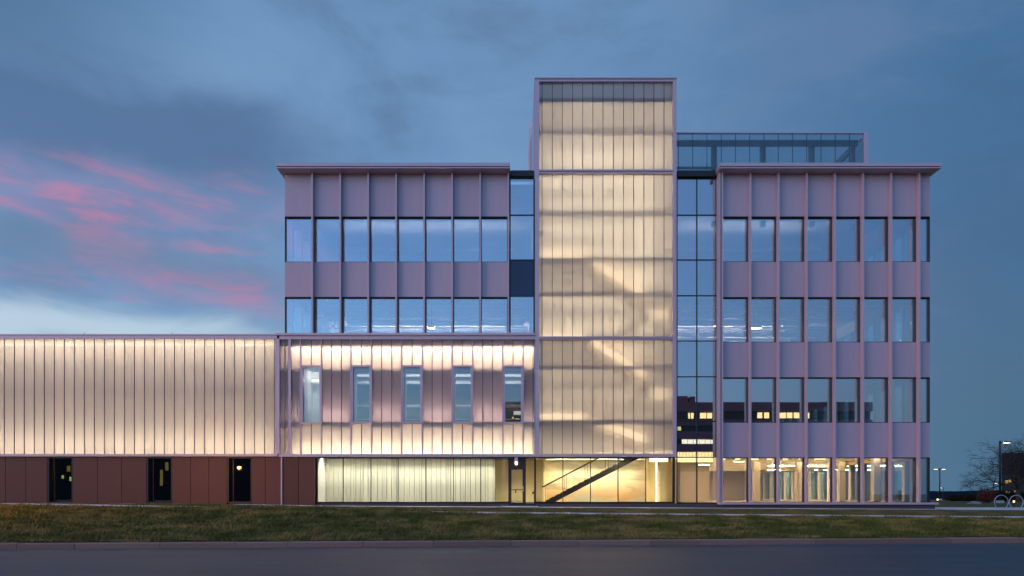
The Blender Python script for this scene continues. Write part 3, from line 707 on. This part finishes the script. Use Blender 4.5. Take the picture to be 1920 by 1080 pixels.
for i in range(8): box('base_stone', W(1352 + i * 50.2) + .004, W(1352 + (i + 1) * 50.2) - .004, 0.02, 0.5, -0.5, H(946.2), 'base_stone', blkR)
box('edge_post', W(1348.8), W(1351.4), 0.03, YG + .1, H(942), H(318), 'trim', blkR)

# storeys: floors, ceilings, back and side walls
def storeys(blk, x0, x1, depth, levels, side_x, side_dir, side_rows, lits):
    for k, (zf, zc, zs) in enumerate(levels):
        box('floor_slab', x0, x1, 0.92, depth, zf - .12, zf, 'floor', blk)
        box('ceiling', x0, x1, 0.92, depth, zc, zs, 'ceiling_grey', blk)
        box('back_wall', x0, x1, depth - .2, depth, zf, zc, 'plaster', blk)
    # side wall: piers, spandrels, panes
    sx0, sx1 = sorted((side_x, side_x - side_dir * 0.35))
    zl = levels[0][0] - .12; nb = int((depth - YG) / 1.56)
    r = sorted(side_rows)
    cuts = [zl] + [q for p in r for q in p] + [levels[-1][2]]
    for a, b in zip(cuts[::2], cuts[1::2]):
        box('spandrel_wall', sx0, sx1, YG + .11, depth - .21, a, b, 'plaster', blk)
    for i in range(nb + 1):
        yy = YG + .11 + i * (depth - .21 - YG - .11 - .30) / nb
        for z0, z1 in r:
            box('pier', sx0 + .003, sx1 - .003, yy, yy + .30, z0, z1, 'plaster', blk)
            if i < nb:
                yn = YG + .11 + (i + 1) * (depth - .21 - YG - .11 - .30) / nb
                box('side_pane', side_x - side_dir * .20 - .015, side_x - side_dir * .20 + .015, yy + .30, yn, z0, z1, 'side_glass', blk)
    box('roof', x0, x1, 0.95, depth, levels[-1][2] + .01, levels[-1][2] + .3, 'ceiling_grey', blk)
xl0, xl1 = W(530.5), tx0 + .01
storeys(blkL, xl0 + .01, xl1, 16, [(9.46, 12.35, 12.6), (13.05, 17.5, 17.9)], xl0, -1, [(H(625), H(555)), (H(487), H(403))], None)
xr0, xr1 = tx1 + .005, W(1750)
storeys(blkR, xr0, xr1 - .01, 28, [(0.16, 2.92, 3.3), (3.6, 7.55, 7.9), (8.1, 12.35, 12.6), (13.05, 17.5, 17.9)], xr1, 1, [(H(941), H(859)), (H(790), H(707)), (H(638), H(555)), (H(486), H(403))], None)
# third-floor ceiling structure: joists and ducts running across
def ceiling_structure(blk, x0, x1, zc, ys):
    for yy in ys:
        box('ceiling_joist', x0, x1, yy, yy + .22, zc - .55, zc - .45, 'joist', blk)
        box('ceiling_joist', x0, x1, yy + .06, yy + .16, zc - .08, zc - .001, 'joist', blk)
        k = int((x1 - x0) / 0.45); dv, df = [], []
        for i in range(k):
            xx = x0 + .1 + i * (x1 - x0 - .2) / k; e = xx + (x1 - x0 - .2) / k
            a, b = (zc - .45, zc - .08) if i % 2 == 0 else (zc - .08, zc - .45)
            q = len(dv); dv += [(xx, yy + .09, a), (xx + .05, yy + .09, a), (xx + .05, yy + .13, a), (xx, yy + .13, a), (e, yy + .09, b), (e + .05, yy + .09, b), (e + .05, yy + .13, b), (e, yy + .13, b)]
            df += [tuple(i2 + q for i2 in fc) for fc in BOXF]
        poly('joist_web', dv, df, 'joist', blk)
ceiling_structure(blkL, xl0 + .4, xl1 - .3, 12.35, (2.6, 5.2, 8.0, 11.0))
ceiling_structure(blkR, xr0 + .3, xr1 - 1.6, 12.35, (2.6, 5.2, 8.0, 11.0, 15.0))
tube('duct', [(xl0 + 2, 6.6, 11.75), (xl1 - .5, 6.6, 11.75)], 0.16, 'lamp_white', blkL, 12)
tube('duct', [(xr0 + .4, 6.6, 11.75), (xr1 - 4, 6.6, 11.75)], 0.16, 'lamp_white', blkR, 12)
box('inner_partition', xr0 + .01, W(1330, 9), 9.0, 9.15, 0.16, 2.92, 'plaster', blkR)
for px, yy in ((1420, 7.5), (1500, 7.5), (1645, 3.2), (1580, 7.5)):
    box('column', W(px, yy) - .2, W(px, yy) + .2, yy, yy + .4, 0.16, 2.92, 'plaster', blkR)
box('soffit_drop', xr1 - 1.0, xr1 - .36, 0.72, 27.7, 2.62, 2.918, 'warm_wall', blkR)
for i in range(12): box('ceiling_panel', xr0 + .5, xr1 - 1.2, 1.2 + i * 2.1, 1.2 + i * 2.1 + 1.5, 2.83, 2.88, 'plaster', blkR)
for i in range(11): box('glow_strip', xr0 + .6, xr1 - 1.3, 2.95 + i * 2.1, 3.10 + i * 2.1, 2.885, 2.91, 'slot_fill', blkR)  # strips added to brighten the room, hidden in gaps between the panels

# ---- dark-framed glass links ------------------------------------------
def link_wall(label, xa, xb, mull, rows, z_top, jl, jr, y=0.62):
    fr = [(W(xa, y), W(xa, y) + jl, y - .12, y + .1, H(rows[-1], y), z_top), (W(xb, y) - jr, W(xb, y), y - .12, y + .1, H(rows[-1], y), z_top), (W(xa, y) + jl, W(xb, y) - jr, y - .2, y + .5, H(rows[0], y), z_top)]
    for r in rows[1:-1]: fr.append((W(xa, y) + jl, W(xb, y) - jr, y - .03, y + .06, H(r + .9, y), H(r - .9, y)))
    fr.append((W(xa, y) + jl, W(xb, y) - jr, y - .1, y + .06, H(rows[-1], y), H(rows[-1] - 2.5, y)))
    for mx in mull: fr.append((W(mx, y) - .03, W(mx, y) + .03, y - .032, y + .062, H(rows[-1] - 2.5, y), H(rows[0], y)))
    o = boxes('glass_link', fr, 'black_frame', B); o['label'] = label
    return o
y = 0.62
lk = link_wall('narrow black framed glass strip left of the stair tower', 955.5, 1003.5, [], [333, 403.5, 487.5, 555.5, 629], H(322.5, y), .06, .10)
for i, (a, b) in enumerate(((333, 402.6), (404.4, 486.6), (488.4, 554.6), (556.4, 626.5))):
    box('spandrel_glass' if i == 2 else 'pane', W(955.5, y) + .06, W(1003.5, y) - .10, y, y + .025, H(b, y), H(a, y), 'navy' if i == 2 else 'coated_glass', lk)
rk = link_wall('tall glass strip between stair tower and right office block', 1268.5, 1348.5, [1306.5], [333.5, 403.5, 487.5, 554.5, 639.5, 706.5, 790, 857.5, 944.5], H(322.5, y), .03, .13)
rr = [333.5, 403.5, 487.5, 554.5, 639.5, 706.5, 790, 857.5, 942.9]
for a, b in zip(rr[:-1], rr[1:]):
    for p, q in ((W(1268.5, y) + .03, W(1306.5, y) - .03), (W(1306.5, y) + .03, W(1348.5, y) - .13)):
        box('pane', p, q, y, y + .025, H(b - .9, y), H(a + .9, y), 'clear_coat' if False else 'coated_glass', rk)
boxes('spandrel_wall', [(W(1269, 1), W(1348, 1), 0.80, 0.9, H(a, .8), H(b, .8)) for a, b in ((402, 335), (553, 489), (705, 641), (856, 792))], 'dark_room', rk)
box('base_stone', W(1268.5), W(1350), 0.42, 0.66, -0.4, H(944.7), 'base_stone', rk)

# ---- roof screen --------------------------------------------------------
YR0 = 4.0
scr = boxes('roof_screen', [(W(1268, YR0), W(1627, YR0), YR0 - .04, YR0 + .10, H(250.5, YR0), H(248.5, YR0)), (W(1619.5, YR0), W(1627, YR0), YR0 - .05, YR0 + .2, 18.7, H(248.5, YR0))], 'trim', B)
scr['label'] = 'translucent glass screen standing on the roof'
zt = H(250.5, YR0) - .002; x = W(1627, YR0) - .24
while x > W(1268, YR0):
    a = max(x - 0.87, W(1266, YR0)); box('glass_plank', a + .02, x, YR0, YR0 + .035, 18.9, zt, 'screen_glass', scr)
    box('joint_strip', a - .006, a + .018, YR0 - .01, YR0 + .045, 18.9, zt, 'steel', scr); x -= 0.87
for i in range(19): box('glass_plank', W(1627, YR0) - .12, W(1627, YR0) - .085, YR0 + .21 + i * .8, YR0 + .21 + i * .8 + .77, 18.9, zt, 'screen_glass', scr)
box('top_rail', W(1627, YR0) - .16, W(1627, YR0) - .03, YR0 + .2, YR0 + 15.6, zt - .04, zt + .06, 'trim', scr)
for px in (1343, 1435.5, 1528): box('post', W(px, YR0) - .14, W(px, YR0) + .14, YR0 + .35, YR0 + .63, 17.2, H(259, YR0), 'steel', scr)
box('beam', W(1266, YR0), W(1612, YR0), YR0 + .22, YR0 + .34, H(270, YR0), H(259, YR0), 'steel', scr)
box('beam', W(1266, YR0), W(1612, YR0), YR0 + .22, YR0 + .34, H(313, YR0), H(309, YR0), 'steel', scr)
xr = W(1627, YR0) - .5
box('beam', xr - .1, xr + .1, YR0 + .7, YR0 + 15.5, H(270, YR0), H(259, YR0), 'steel', scr)
for i in range(5): box('post', xr - .12, xr + .12, YR0 + .75 + i * 3.6, YR0 + 1.0 + i * 3.6, 17.2, H(259, YR0) - .002, 'steel', scr)
for i in range(4): tube('brace', [(xr, YR0 + 1.0 + i * 3.6, 18.6), (xr, YR0 + .9 + (i + 1) * 3.6, H(262, YR0))], 0.07, 'steel', scr, 6)

# ------------------------------------------------------------------ lamps inside
def pendant(x0, x1, y, z, top, label, m='led_soft', group=None, up=None):
    t = empty('pendant_light', ((x0 + x1) / 2, y, top), label, 'ceiling light', group)
    adopt(boxes('housing', [(x0, x1, y - .05, y + .05, z + .03, z + .09), (x0, x1, y - .062, y - .05, z + .03, z + .17), (x0, x1, y + .05, y + .062, z + .03, z + .17)], 'lamp_white'), t)
    adopt(boxes('diffuser', [(x0 + .02, x1 - .02, y - .04, y + .04, z, z + .028)], m), t)
    if up: adopt(boxes('fill_uplight', [(x0 + .02, x1 - .02, y - .04, y + .04, z + .092, z + .105)], up), t)  # added to brighten the ceiling, hidden behind the housing lips
    for xx in (x0 + .2, x1 - .2): adopt(tube('cable', [(xx, y, z + .09), (xx, y, top)], 0.008, 'steel_dark', None, 4), t)
    return t
yy = 9.6
pendant(W(803, 4.5), W(815, 4.5), 4.5, H(616, 4.5), 12.35, 'bright light behind third floor windows of the left office block', 'led_bright')
pendant(W(1408, 4.5), W(1428, 4.5), 4.5, H(616, 4.5), 12.35, 'bright light behind third floor windows of the right office block', 'led_bright')
pendant(xl0 + 2, xl1 - 1, 9.6, 11.2, 12.35, 'long linear light across the ceiling of the left block third floor', up='led_room')
pendant(xl0 + 2, xl1 - 1, 5.0, 15.9, 17.5, 'added linear uplight under the ceiling of the left block top floor', m='lamp_white', up='top_fill')  # added to brighten the top floor; its diffuser is unlit
pendant(xr0 + 1, xr1 - 4, 9.6, 11.2, 12.35, 'long linear light across the ceiling of the right block third floor', up='led_room')
pendant(xr0 + 1, xr1 - 4, 5.0, 15.9, 17.5, 'added linear uplight under the ceiling of the right block top floor', m='lamp_white', up='top_fill')  # same added fill for the right block, lit from its top only
pendant(W(1376, 5), W(1395, 5), 5.0, H(866, 5), 2.92, 'glowing linear light behind first ground floor window of right block', 'led_bright')
pendant(W(1310, 6), W(1330, 6), 6.0, H(872, 6), 2.92, 'linear light behind the ground floor pane beside the stair tower', 'led_bright')
pendant(W(1440, 11), W(1640, 11), 11.0, 2.70, 2.92, 'long linear light deep inside the ground floor of the right block', 'led_warm')
pendant(W(1440, 19), W(1640, 19), 19.0, 2.70, 2.92, 'farthest linear light inside the right block ground floor', 'led_warm')
# lantern over the door
lan = empty('entrance_lantern', (W(968), 0.08, H(857)), 'small white lantern lit above the entrance door', 'lamp')
def lathe(name, prof, c, m, parent, seg=14):
    v, f = [], []
    for r, z in prof:
        for j in range(seg): v.append((c[0] + r * math.cos(6.2832 * j / seg), c[1] + r * math.sin(6.2832 * j / seg), c[2] + z))
    for i in range(len(prof) - 1):
        for j in range(seg): q = (j + 1) % seg; f.append((i * seg + j, i * seg + q, (i + 1) * seg + q, (i + 1) * seg + j))
    o = poly(name, v, f, m, None, True)
    return adopt(o, parent) if parent else o
lc = (W(968), 0.08, H(857))
lathe('lamp_body', [(0.001, 0), (0.09, 0), (0.09, -.16), (0.13, -.20), (0.13, -.23), (0.001, -.23)], lc, 'lamp_white', lan)
lathe('bulb', [(0.001, -.235), (0.05, -.25), (0.075, -.32), (0.06, -.40), (0.001, -.44)], lc, 'lamp_glow', lan)
lathe('lamp_ring', [(0.095, -.46), (0.10, -.47), (0.10, -.49), (0.09, -.49)], lc, 'bronze', lan)
# door-opener post
op = box('door_opener_post', W(1001.2, -.3), W(1003.8, -.3), -0.35, -0.27, 0.03, H(918, -.3), 'bronze')
tag(op, 'slim dark door opener post beside the entrance door', 'post')
bx_ = boxes('button_box', [(W(998, -.3), W(1001, -.3), -0.36, -0.28, H(926, -.3), H(922, -.3))], 'bronze'); adopt(bx_, op)

# ------------------------------------------------------------------ lamps outside
def lamp_post(px, dist, top_py, heads, label, hz=0.25, lit='lamp_glow'):
    y = dist - D; x = (px - 960) * dist / 1280; zt = EYE + (927 - top_py) * dist / 1280; z0 = float(terrain(x, y))
    t = empty('lamp_post', (x, y, z0), label, 'street lamp')
    adopt(tube('pole', [(x, y, z0), (x, y, zt * .5), (x, y, zt)], [.11, .10, .09], 'pole', None, 8), t)
    adopt(boxes('base_plate', [(x - .25, x + .25, y - .25, y + .25, z0 - .3, z0 + .25)], 'concrete'), t)
    for s in heads:
        adopt(boxes('arm', [(x + min(0, s * .5), x + max(0, s * .5), y - .04, y + .04, zt - .18, zt - .10)], 'pole'), t)
        a, b = x + s * .35, x + s * 1.0
        adopt(boxes('lamp_head', [(min(a, b), max(a, b), y - .18, y + .18, zt - .16, zt - .04)], 'pole'), t)
        adopt(boxes('lens', [(min(a, b) + .06, max(a, b) - .06, y - .14, y + .14, zt - .20, zt - .163)], lit), t)
    return t
lamp_post(1875, 70, 827, [1], 'tall black lamp post in front of the bare tree', )
lamp_post(1762, 118, 878, [-1, 1], 'twin headed lamp post just right of the building corner')
lamp_post(1768.5, 230, 914, [-1], 'distant small lamp post near the building corner')
lamp_post(1863, 190, 905, [1], 'distant small lamp post left of the bare tree trunk')
# sodium street lamp across the lawn, left of the frame; it shows in the glass
yv = -16.0; dv_ = D + (-yv); lx = W(441, 0) * (D - yv) / D; lz = EYE + (927 - 876) * (D - yv) / 1280
t = empty('street_lamp', (lx, yv, -0.6), 'orange sodium street lamp on the bank reflected in the dark window', 'street lamp')
adopt(tube('pole', [(lx - .5, yv, -0.6), (lx - .5, yv, lz + .25), (lx - .2, yv, lz + .35)], .05, 'pole', None, 8), t)
adopt(boxes('lamp_head', [(lx - .25, lx + .25, yv - .12, yv + .12, lz + .09, lz + .2)], 'pole'), t)
bb = lathe('bulb', [(0.001, -.05), (0.035, -.03), (0.045, 0), (0.035, .03), (0.001, .05)], (lx, yv, lz), 'sodium', t)
adopt(tube('halo_dish', [(lx, yv - .10, lz), (lx, yv - .07, lz)], [.10, .20], 'sodium_halo', None, 16), t)  # dish glows by itself to give the bulb an orange halo
def bollard(px, py0, py1, dist, label):
    y = dist - D; x = (px - 960) * dist / 1280; z0 = float(terrain(x, y)); zt = EYE + (927 - py1) * dist / 1280
    t = empty('bollard_light', (x, y, z0), label, 'bollard', 'lit bollards')
    adopt(tube('post', [(x, y, z0 - .2), (x, y, zt - .22)], .07, 'bronze', None, 10), t)
    adopt(tube('lens', [(x, y, zt - .17), (x, y, zt - .05)], .05, 'bollard_glow', None, 10), t)
    adopt(tube('cap', [(x, y, zt - .05), (x, y, zt)], .075, 'bronze', None, 10), t)
bollard(1758, 944, 934, 52, 'short lit bollard at the right corner of the building')
bollard(1901, 955, 937, 43, 'lit bollard in front of the right bike hoop')
# bike hoops
for i, (px, lab) in enumerate(((1877.5, 'round steel bike hoop under the lamp post'), (1905.5, 'round steel bike hoop with lit bollard, rightmost'))):
    dist = 40.5; y = dist - D; x = (px - 960) * dist / 1280; zc = EYE + (927 - 941.5) * dist / 1280; r = 13.0 * dist / 1280
    hoop = tube('bike_rack', [(x + r * math.cos(q), y, zc + r * math.sin(q)) for q in np.linspace(0, 2 * math.pi, 40, endpoint=False)], 0.026, 'galv', None, 8, True)
    tag(hoop, lab, 'bike rack', 'bike hoops')

# ------------------------------------------------------------------ tree, shrubs, rock
def bare_tree(px, dist, label, height, seed):
    rnd = random.Random(seed); y = dist - D; x = (px - 960) * dist / 1280; z0 = float(terrain(x, y)) - .1
    t = empty('bare_tree', (x, y, z0), label, 'tree')
    parts = {'trunk': ([], []), 'branches': ([], []), 'twigs': ([], [])}
    def add(key, pts, rad, sides):
        v, f = parts[key]; k = len(v); a, b = tube_data(pts, rad, sides); v += a; f += [tuple(i + k for i in q) for q in b]
    def grow(p, d, L, r, lev):
        seg = 5 if lev < 3 else 3; pts = [p]; q = d.copy()
        for i in range(seg):
            q = (q + Vector((rnd.uniform(-1, 1), rnd.uniform(-1, 1), rnd.uniform(-.6, .7))) * (0.14 + .05 * lev)).normalized()
            p = p + q * (L / seg); pts.append(p)
        e = r * (0.62 if lev < 5 else 0.4); rad = [r + (e - r) * i / seg for i in range(seg + 1)]
        add('trunk' if lev == 0 else 'branches' if lev < 3 else 'twigs', pts, rad, 7 if lev < 2 else 4 if lev < 4 else 3)
        if lev >= 6: return
        nb = {0: 6, 1: 4, 2: 4, 3: 4, 4: 3, 5: 3}[lev]
        for i in range(nb):
            u = 1.0 if i == 0 and lev > 0 else rnd.uniform(0.45, 1.0) if lev > 0 else rnd.uniform(0.75, 1.0)
            j = min(seg, max(1, int(round(u * seg)))); base_ = pts[j]
            ax = Vector((rnd.uniform(-1, 1), rnd.uniform(-1, 1), rnd.uniform(-.3, .5))).normalized()
            ang = rnd.uniform(0.45, 1.0) if lev else rnd.uniform(0.5, 1.15)
            nd = (q * math.cos(ang) + (ax - q * ax.dot(q)).normalized() * math.sin(ang)).normalized()
            if lev >= 2: nd.z -= 0.10; nd.normalize()
            grow(base_, nd, L * rnd.uniform(0.62, 0.84) if lev else L * rnd.uniform(1.1, 1.5), max(.012, rad[j] * rnd.uniform(0.5, 0.72)), lev + 1)
    grow(Vector((x, y, z0)), Vector((0, 0, 1)), height * .22, height * .038, 0)
    for k, (v, f) in parts.items(): adopt(poly(k, v, f, 'bark' if k == 'trunk' else 'twig', None, True), t)
bare_tree(1910, 88, 'wide bare winter tree at the right edge', 9.6, 5)
def shrub(px, dist, label, h, w, m, seed, name='shrub', n_=220):
    rnd = random.Random(seed); y = dist - D; x = (px - 960) * dist / 1280; z0 = float(terrain(x, y))
    t = empty(name, (x, y, z0), label, 'shrub'); v, f = [], []
    for i in range(n_):
        a = rnd.uniform(0, 6.28); r = w * math.sqrt(rnd.random()) ; tz = h * rnd.uniform(.5, 1)
        p0 = Vector((x + .25 * r * math.cos(a), y + .25 * r * math.sin(a), z0 - .05)); p1 = Vector((x + r * .8 * math.cos(a), y + r * .8 * math.sin(a), z0 + tz * .6)); p2 = p1 + Vector((rnd.uniform(-.3, .3) * w, rnd.uniform(-.3, .3) * w, tz * .4))
        k = len(v); q, g = tube_data([p0, p1, p2], [.03, .022, .01], 3); v += q; f += [tuple(i2 + k for i2 in c) for c in g]
    adopt(poly('stems', v, f, m), t)
    lv, lf = [], []
    for i in range(n_ * 5):
        a = rnd.uniform(0, 6.28); r = w * math.sqrt(rnd.random()); zz = z0 + h * (0.12 + .85 * rnd.random() * math.sqrt(max(0, 1 - (r / w) ** 2)))
        c = Vector((x + r * math.cos(a), y + r * math.sin(a), zz)); k = len(lv); s = .09 * rnd.uniform(.6, 1.4)
        for _ in range(3): lv.append(c + Vector((rnd.uniform(-s, s), rnd.uniform(-s, s), rnd.uniform(-s, s))))
        lf.append((k, k + 1, k + 2))
    adopt(poly('foliage', lv, lf, m), t)
shrub(1850, 75, 'reddish bare shrub left of the lamp post', 1.7, 1.0, 'shrub_red', 3)
for i, (px, d, lab) in enumerate(((1790, 95, 'dark low shrub nearest the building corner'), (1806, 98, 'second dark low shrub from the building corner'), (1822, 93, 'dark low shrub behind the pale boulder'), (1838, 97, 'dark low shrub beside the reddish shrub'), (1868, 90, 'dark shrub behind the lamp post'), (1890, 92, 'dark shrub beneath the bare tree'), (1908, 94, 'dark shrub at the foot of the tree trunk'))):
    shrub(px, d, lab, 1.0 if px < 1850 else 1.6, 1.2, 'hedge', 20 + i, n_=160)
bm_v, bm_f = [], []
rs = 60; x = (1827 - 960) * rs / 1280; y = rs - D; z0 = float(terrain(x, y))
for i in range(7):
    for j in range(12):
        th = i / 6 * math.pi / 2; ph = j / 12 * 6.2832; rr_ = 1 + .15 * math.sin(3 * ph + i) + .08 * math.cos(5 * ph)
        bm_v.append((x + .55 * rr_ * math.cos(th) * math.cos(ph), y + .4 * rr_ * math.cos(th) * math.sin(ph), z0 - .05 + .32 * math.sin(th)))
for i in range(6):
    for j in range(12): q = (j + 1) % 12; bm_f.append((i * 12 + j, i * 12 + q, (i + 1) * 12 + q, (i + 1) * 12 + j))
tag(poly('boulder', bm_v, bm_f, 'rock'), 'low pale boulder on the far lawn at right', 'boulder')

# ------------------------------------------------------------------ far things
def far_building(name, label, x0, x1, y0, y1, z1, m): 
    t = empty(name, ((x0 + x1) / 2, (y0 + y1) / 2, 0), label, 'building'); return t
# dark building behind the tree
dist = 120; y = dist - D; a = (1878 - 960) * dist / 1280; b = a + 26; zt = EYE + (927 - 849) * dist / 1280
fb = far_building('dark_building', 'dark glassy building behind the bare tree', a, b, y, y + 20, zt, None)
sk = 15.0
adopt(poly('wall', [(a, y, -1), (b, y, -1), (b + sk, y + 18, -1), (a + sk, y + 18, -1), (a, y, zt), (b, y, zt), (b + sk, y + 18, zt), (a + sk, y + 18, zt)], BOXF, 'far_dark'), fb)
adopt(boxes('glass_wall', [(a + 1.8, b, y - .06, y - .01, 2.9, zt - .8)], 'far_glass'), fb)
for px, py, w_, h_ in ((1887, 906, .5, .5), (1893, 904, .4, .4), (1886, 925, .35, .4), (1892, 925, .3, .35), (1903, 924, .5, .4), (1899, 898, .25, .5)):
    xx = (px - 960) * dist / 1280; zz = EYE + (927 - py) * dist / 1280
    adopt(boxes('window', [(xx - w_ / 2, xx + w_ / 2, y - .1, y - .07, zz, zz + h_)], 'far_dim_lit'), fb)
# buildings across the street (behind the camera): seen in the window reflections
YO = -130.0; vd = D + 130.0
def VX(px): return (px - 960) * vd / 1280
def VZ(py): return EYE + (927 - py) * vd / 1280
ob = empty('opposite_building', ((VX(947) + VX(1640)) / 2, YO, -.8), 'dark brick building across the street mirrored in the windows', 'building')
xa, xb = VX(947), VX(1640)
adopt(boxes('brick_band', [(xa, xb, YO - 20, YO, VZ(r1), VZ(r0)) for r0, r1 in ((753, 770), (786, 797), (808, 822), (832, 846), (884, 940))], 'brick_dark'), ob)
adopt(boxes('penthouse', [(VX(1262), VX(1298), YO - 14, YO - 3, VZ(753), VZ(738)), (VX(1303), VX(1312), YO - 14, YO - 3, VZ(753), VZ(739))], 'brick_dark'), ob)
adopt(boxes('window_band', [(xa + .2, xb - .2, YO - 19, YO - .6, VZ(r1), VZ(r0)) for r0, r1 in ((770, 786), (797, 808), (822, 832), (846, 884))], 'far_glass'), ob)
rnd = random.Random(4)
def lit(px0, px1, r0, r1, m='far_lit'):
    adopt(boxes('lit_window', [(VX(px0), VX(px1), YO - .55, YO - .40, VZ(r1), VZ(r0))], m), ob)
for p0, p1 in ((1294, 1297), (1299, 1304), (1316, 1328), (1330, 1339), (1424, 1433), (1437, 1446), (1462, 1478), (1480, 1490), (1493, 1503), (1516, 1522)): lit(p0, p1, 772.5, 783 )
for p0, p1 in ((1272, 1280), (1342, 1346)): lit(p0, p1, 799, 806, 'far_lit_green')
for p in range(1282, 1345, 11): lit(p, p + 10, 823, 831, 'far_lit_white')
for p in range(1272, 1345, 6): lit(p, p + 5.2, 847, 866)
for p in range(1352, 1560, 30): lit(p, p + rnd.uniform(8, 22), 848, 862)
lit(963, 978, 770.5, 777, 'far_lit_white'); lit(960, 963, 781, 785, 'far_lit'); lit(966, 974, 784, 788, 'far_lit')  # first white patch stands for an unreadable lit sign
# lower block and trees to the left across the street
o2 = empty('opposite_building', (VX(450), YO, -.8), 'low dark building across the street mirrored in the low wing windows', 'building')
adopt(boxes('wall', [(VX(-500), VX(940), YO - 18, YO - 2, -1, VZ(846))], 'far_dark'), o2)
for px, py, w_, h_, m in ((112, 873, 6, 10, 'far_dim_lit'), (103, 890, 4, 6, 'far_lit_green'), (117, 893, 7, 8, 'far_lit_green'), (290, 880, 5, 30, 'far_dim_lit'), (300, 866, 5, 15, 'far_dim_lit'), (312, 924, 3, 9, 'far_lit_green'), (319, 924, 3, 12, 'far_lit_green'),):
    adopt(boxes('lit_window', [(VX(px), VX(px + w_), YO - 2.2, YO - 1.9, VZ(py + h_), VZ(py))], m), o2)
# wooded hills on the horizon
hv, hf = [], []
hx = np.linspace(-3500, 3500, 700)
hz = 19 + 5 * np.sin(hx * .0021 + 1) + 2.5 * np.sin(hx * .007) + rng.uniform(-1.2, 1.2, len(hx)) + 1.0 * np.sin(hx * .045)
for i, x in enumerate(hx): hv += [(x, 2000, -60), (x, 2460 , hz[i]), (x, 2900, hz[i] * .6)]
for i in range(len(hx) - 1): hf += [(3 * i, 3 * i + 3, 3 * i + 4, 3 * i + 1), (3 * i + 1, 3 * i + 4, 3 * i + 5, 3 * i + 2)]
tag(poly('hills', hv, hf, 'hill'), kind='structure')
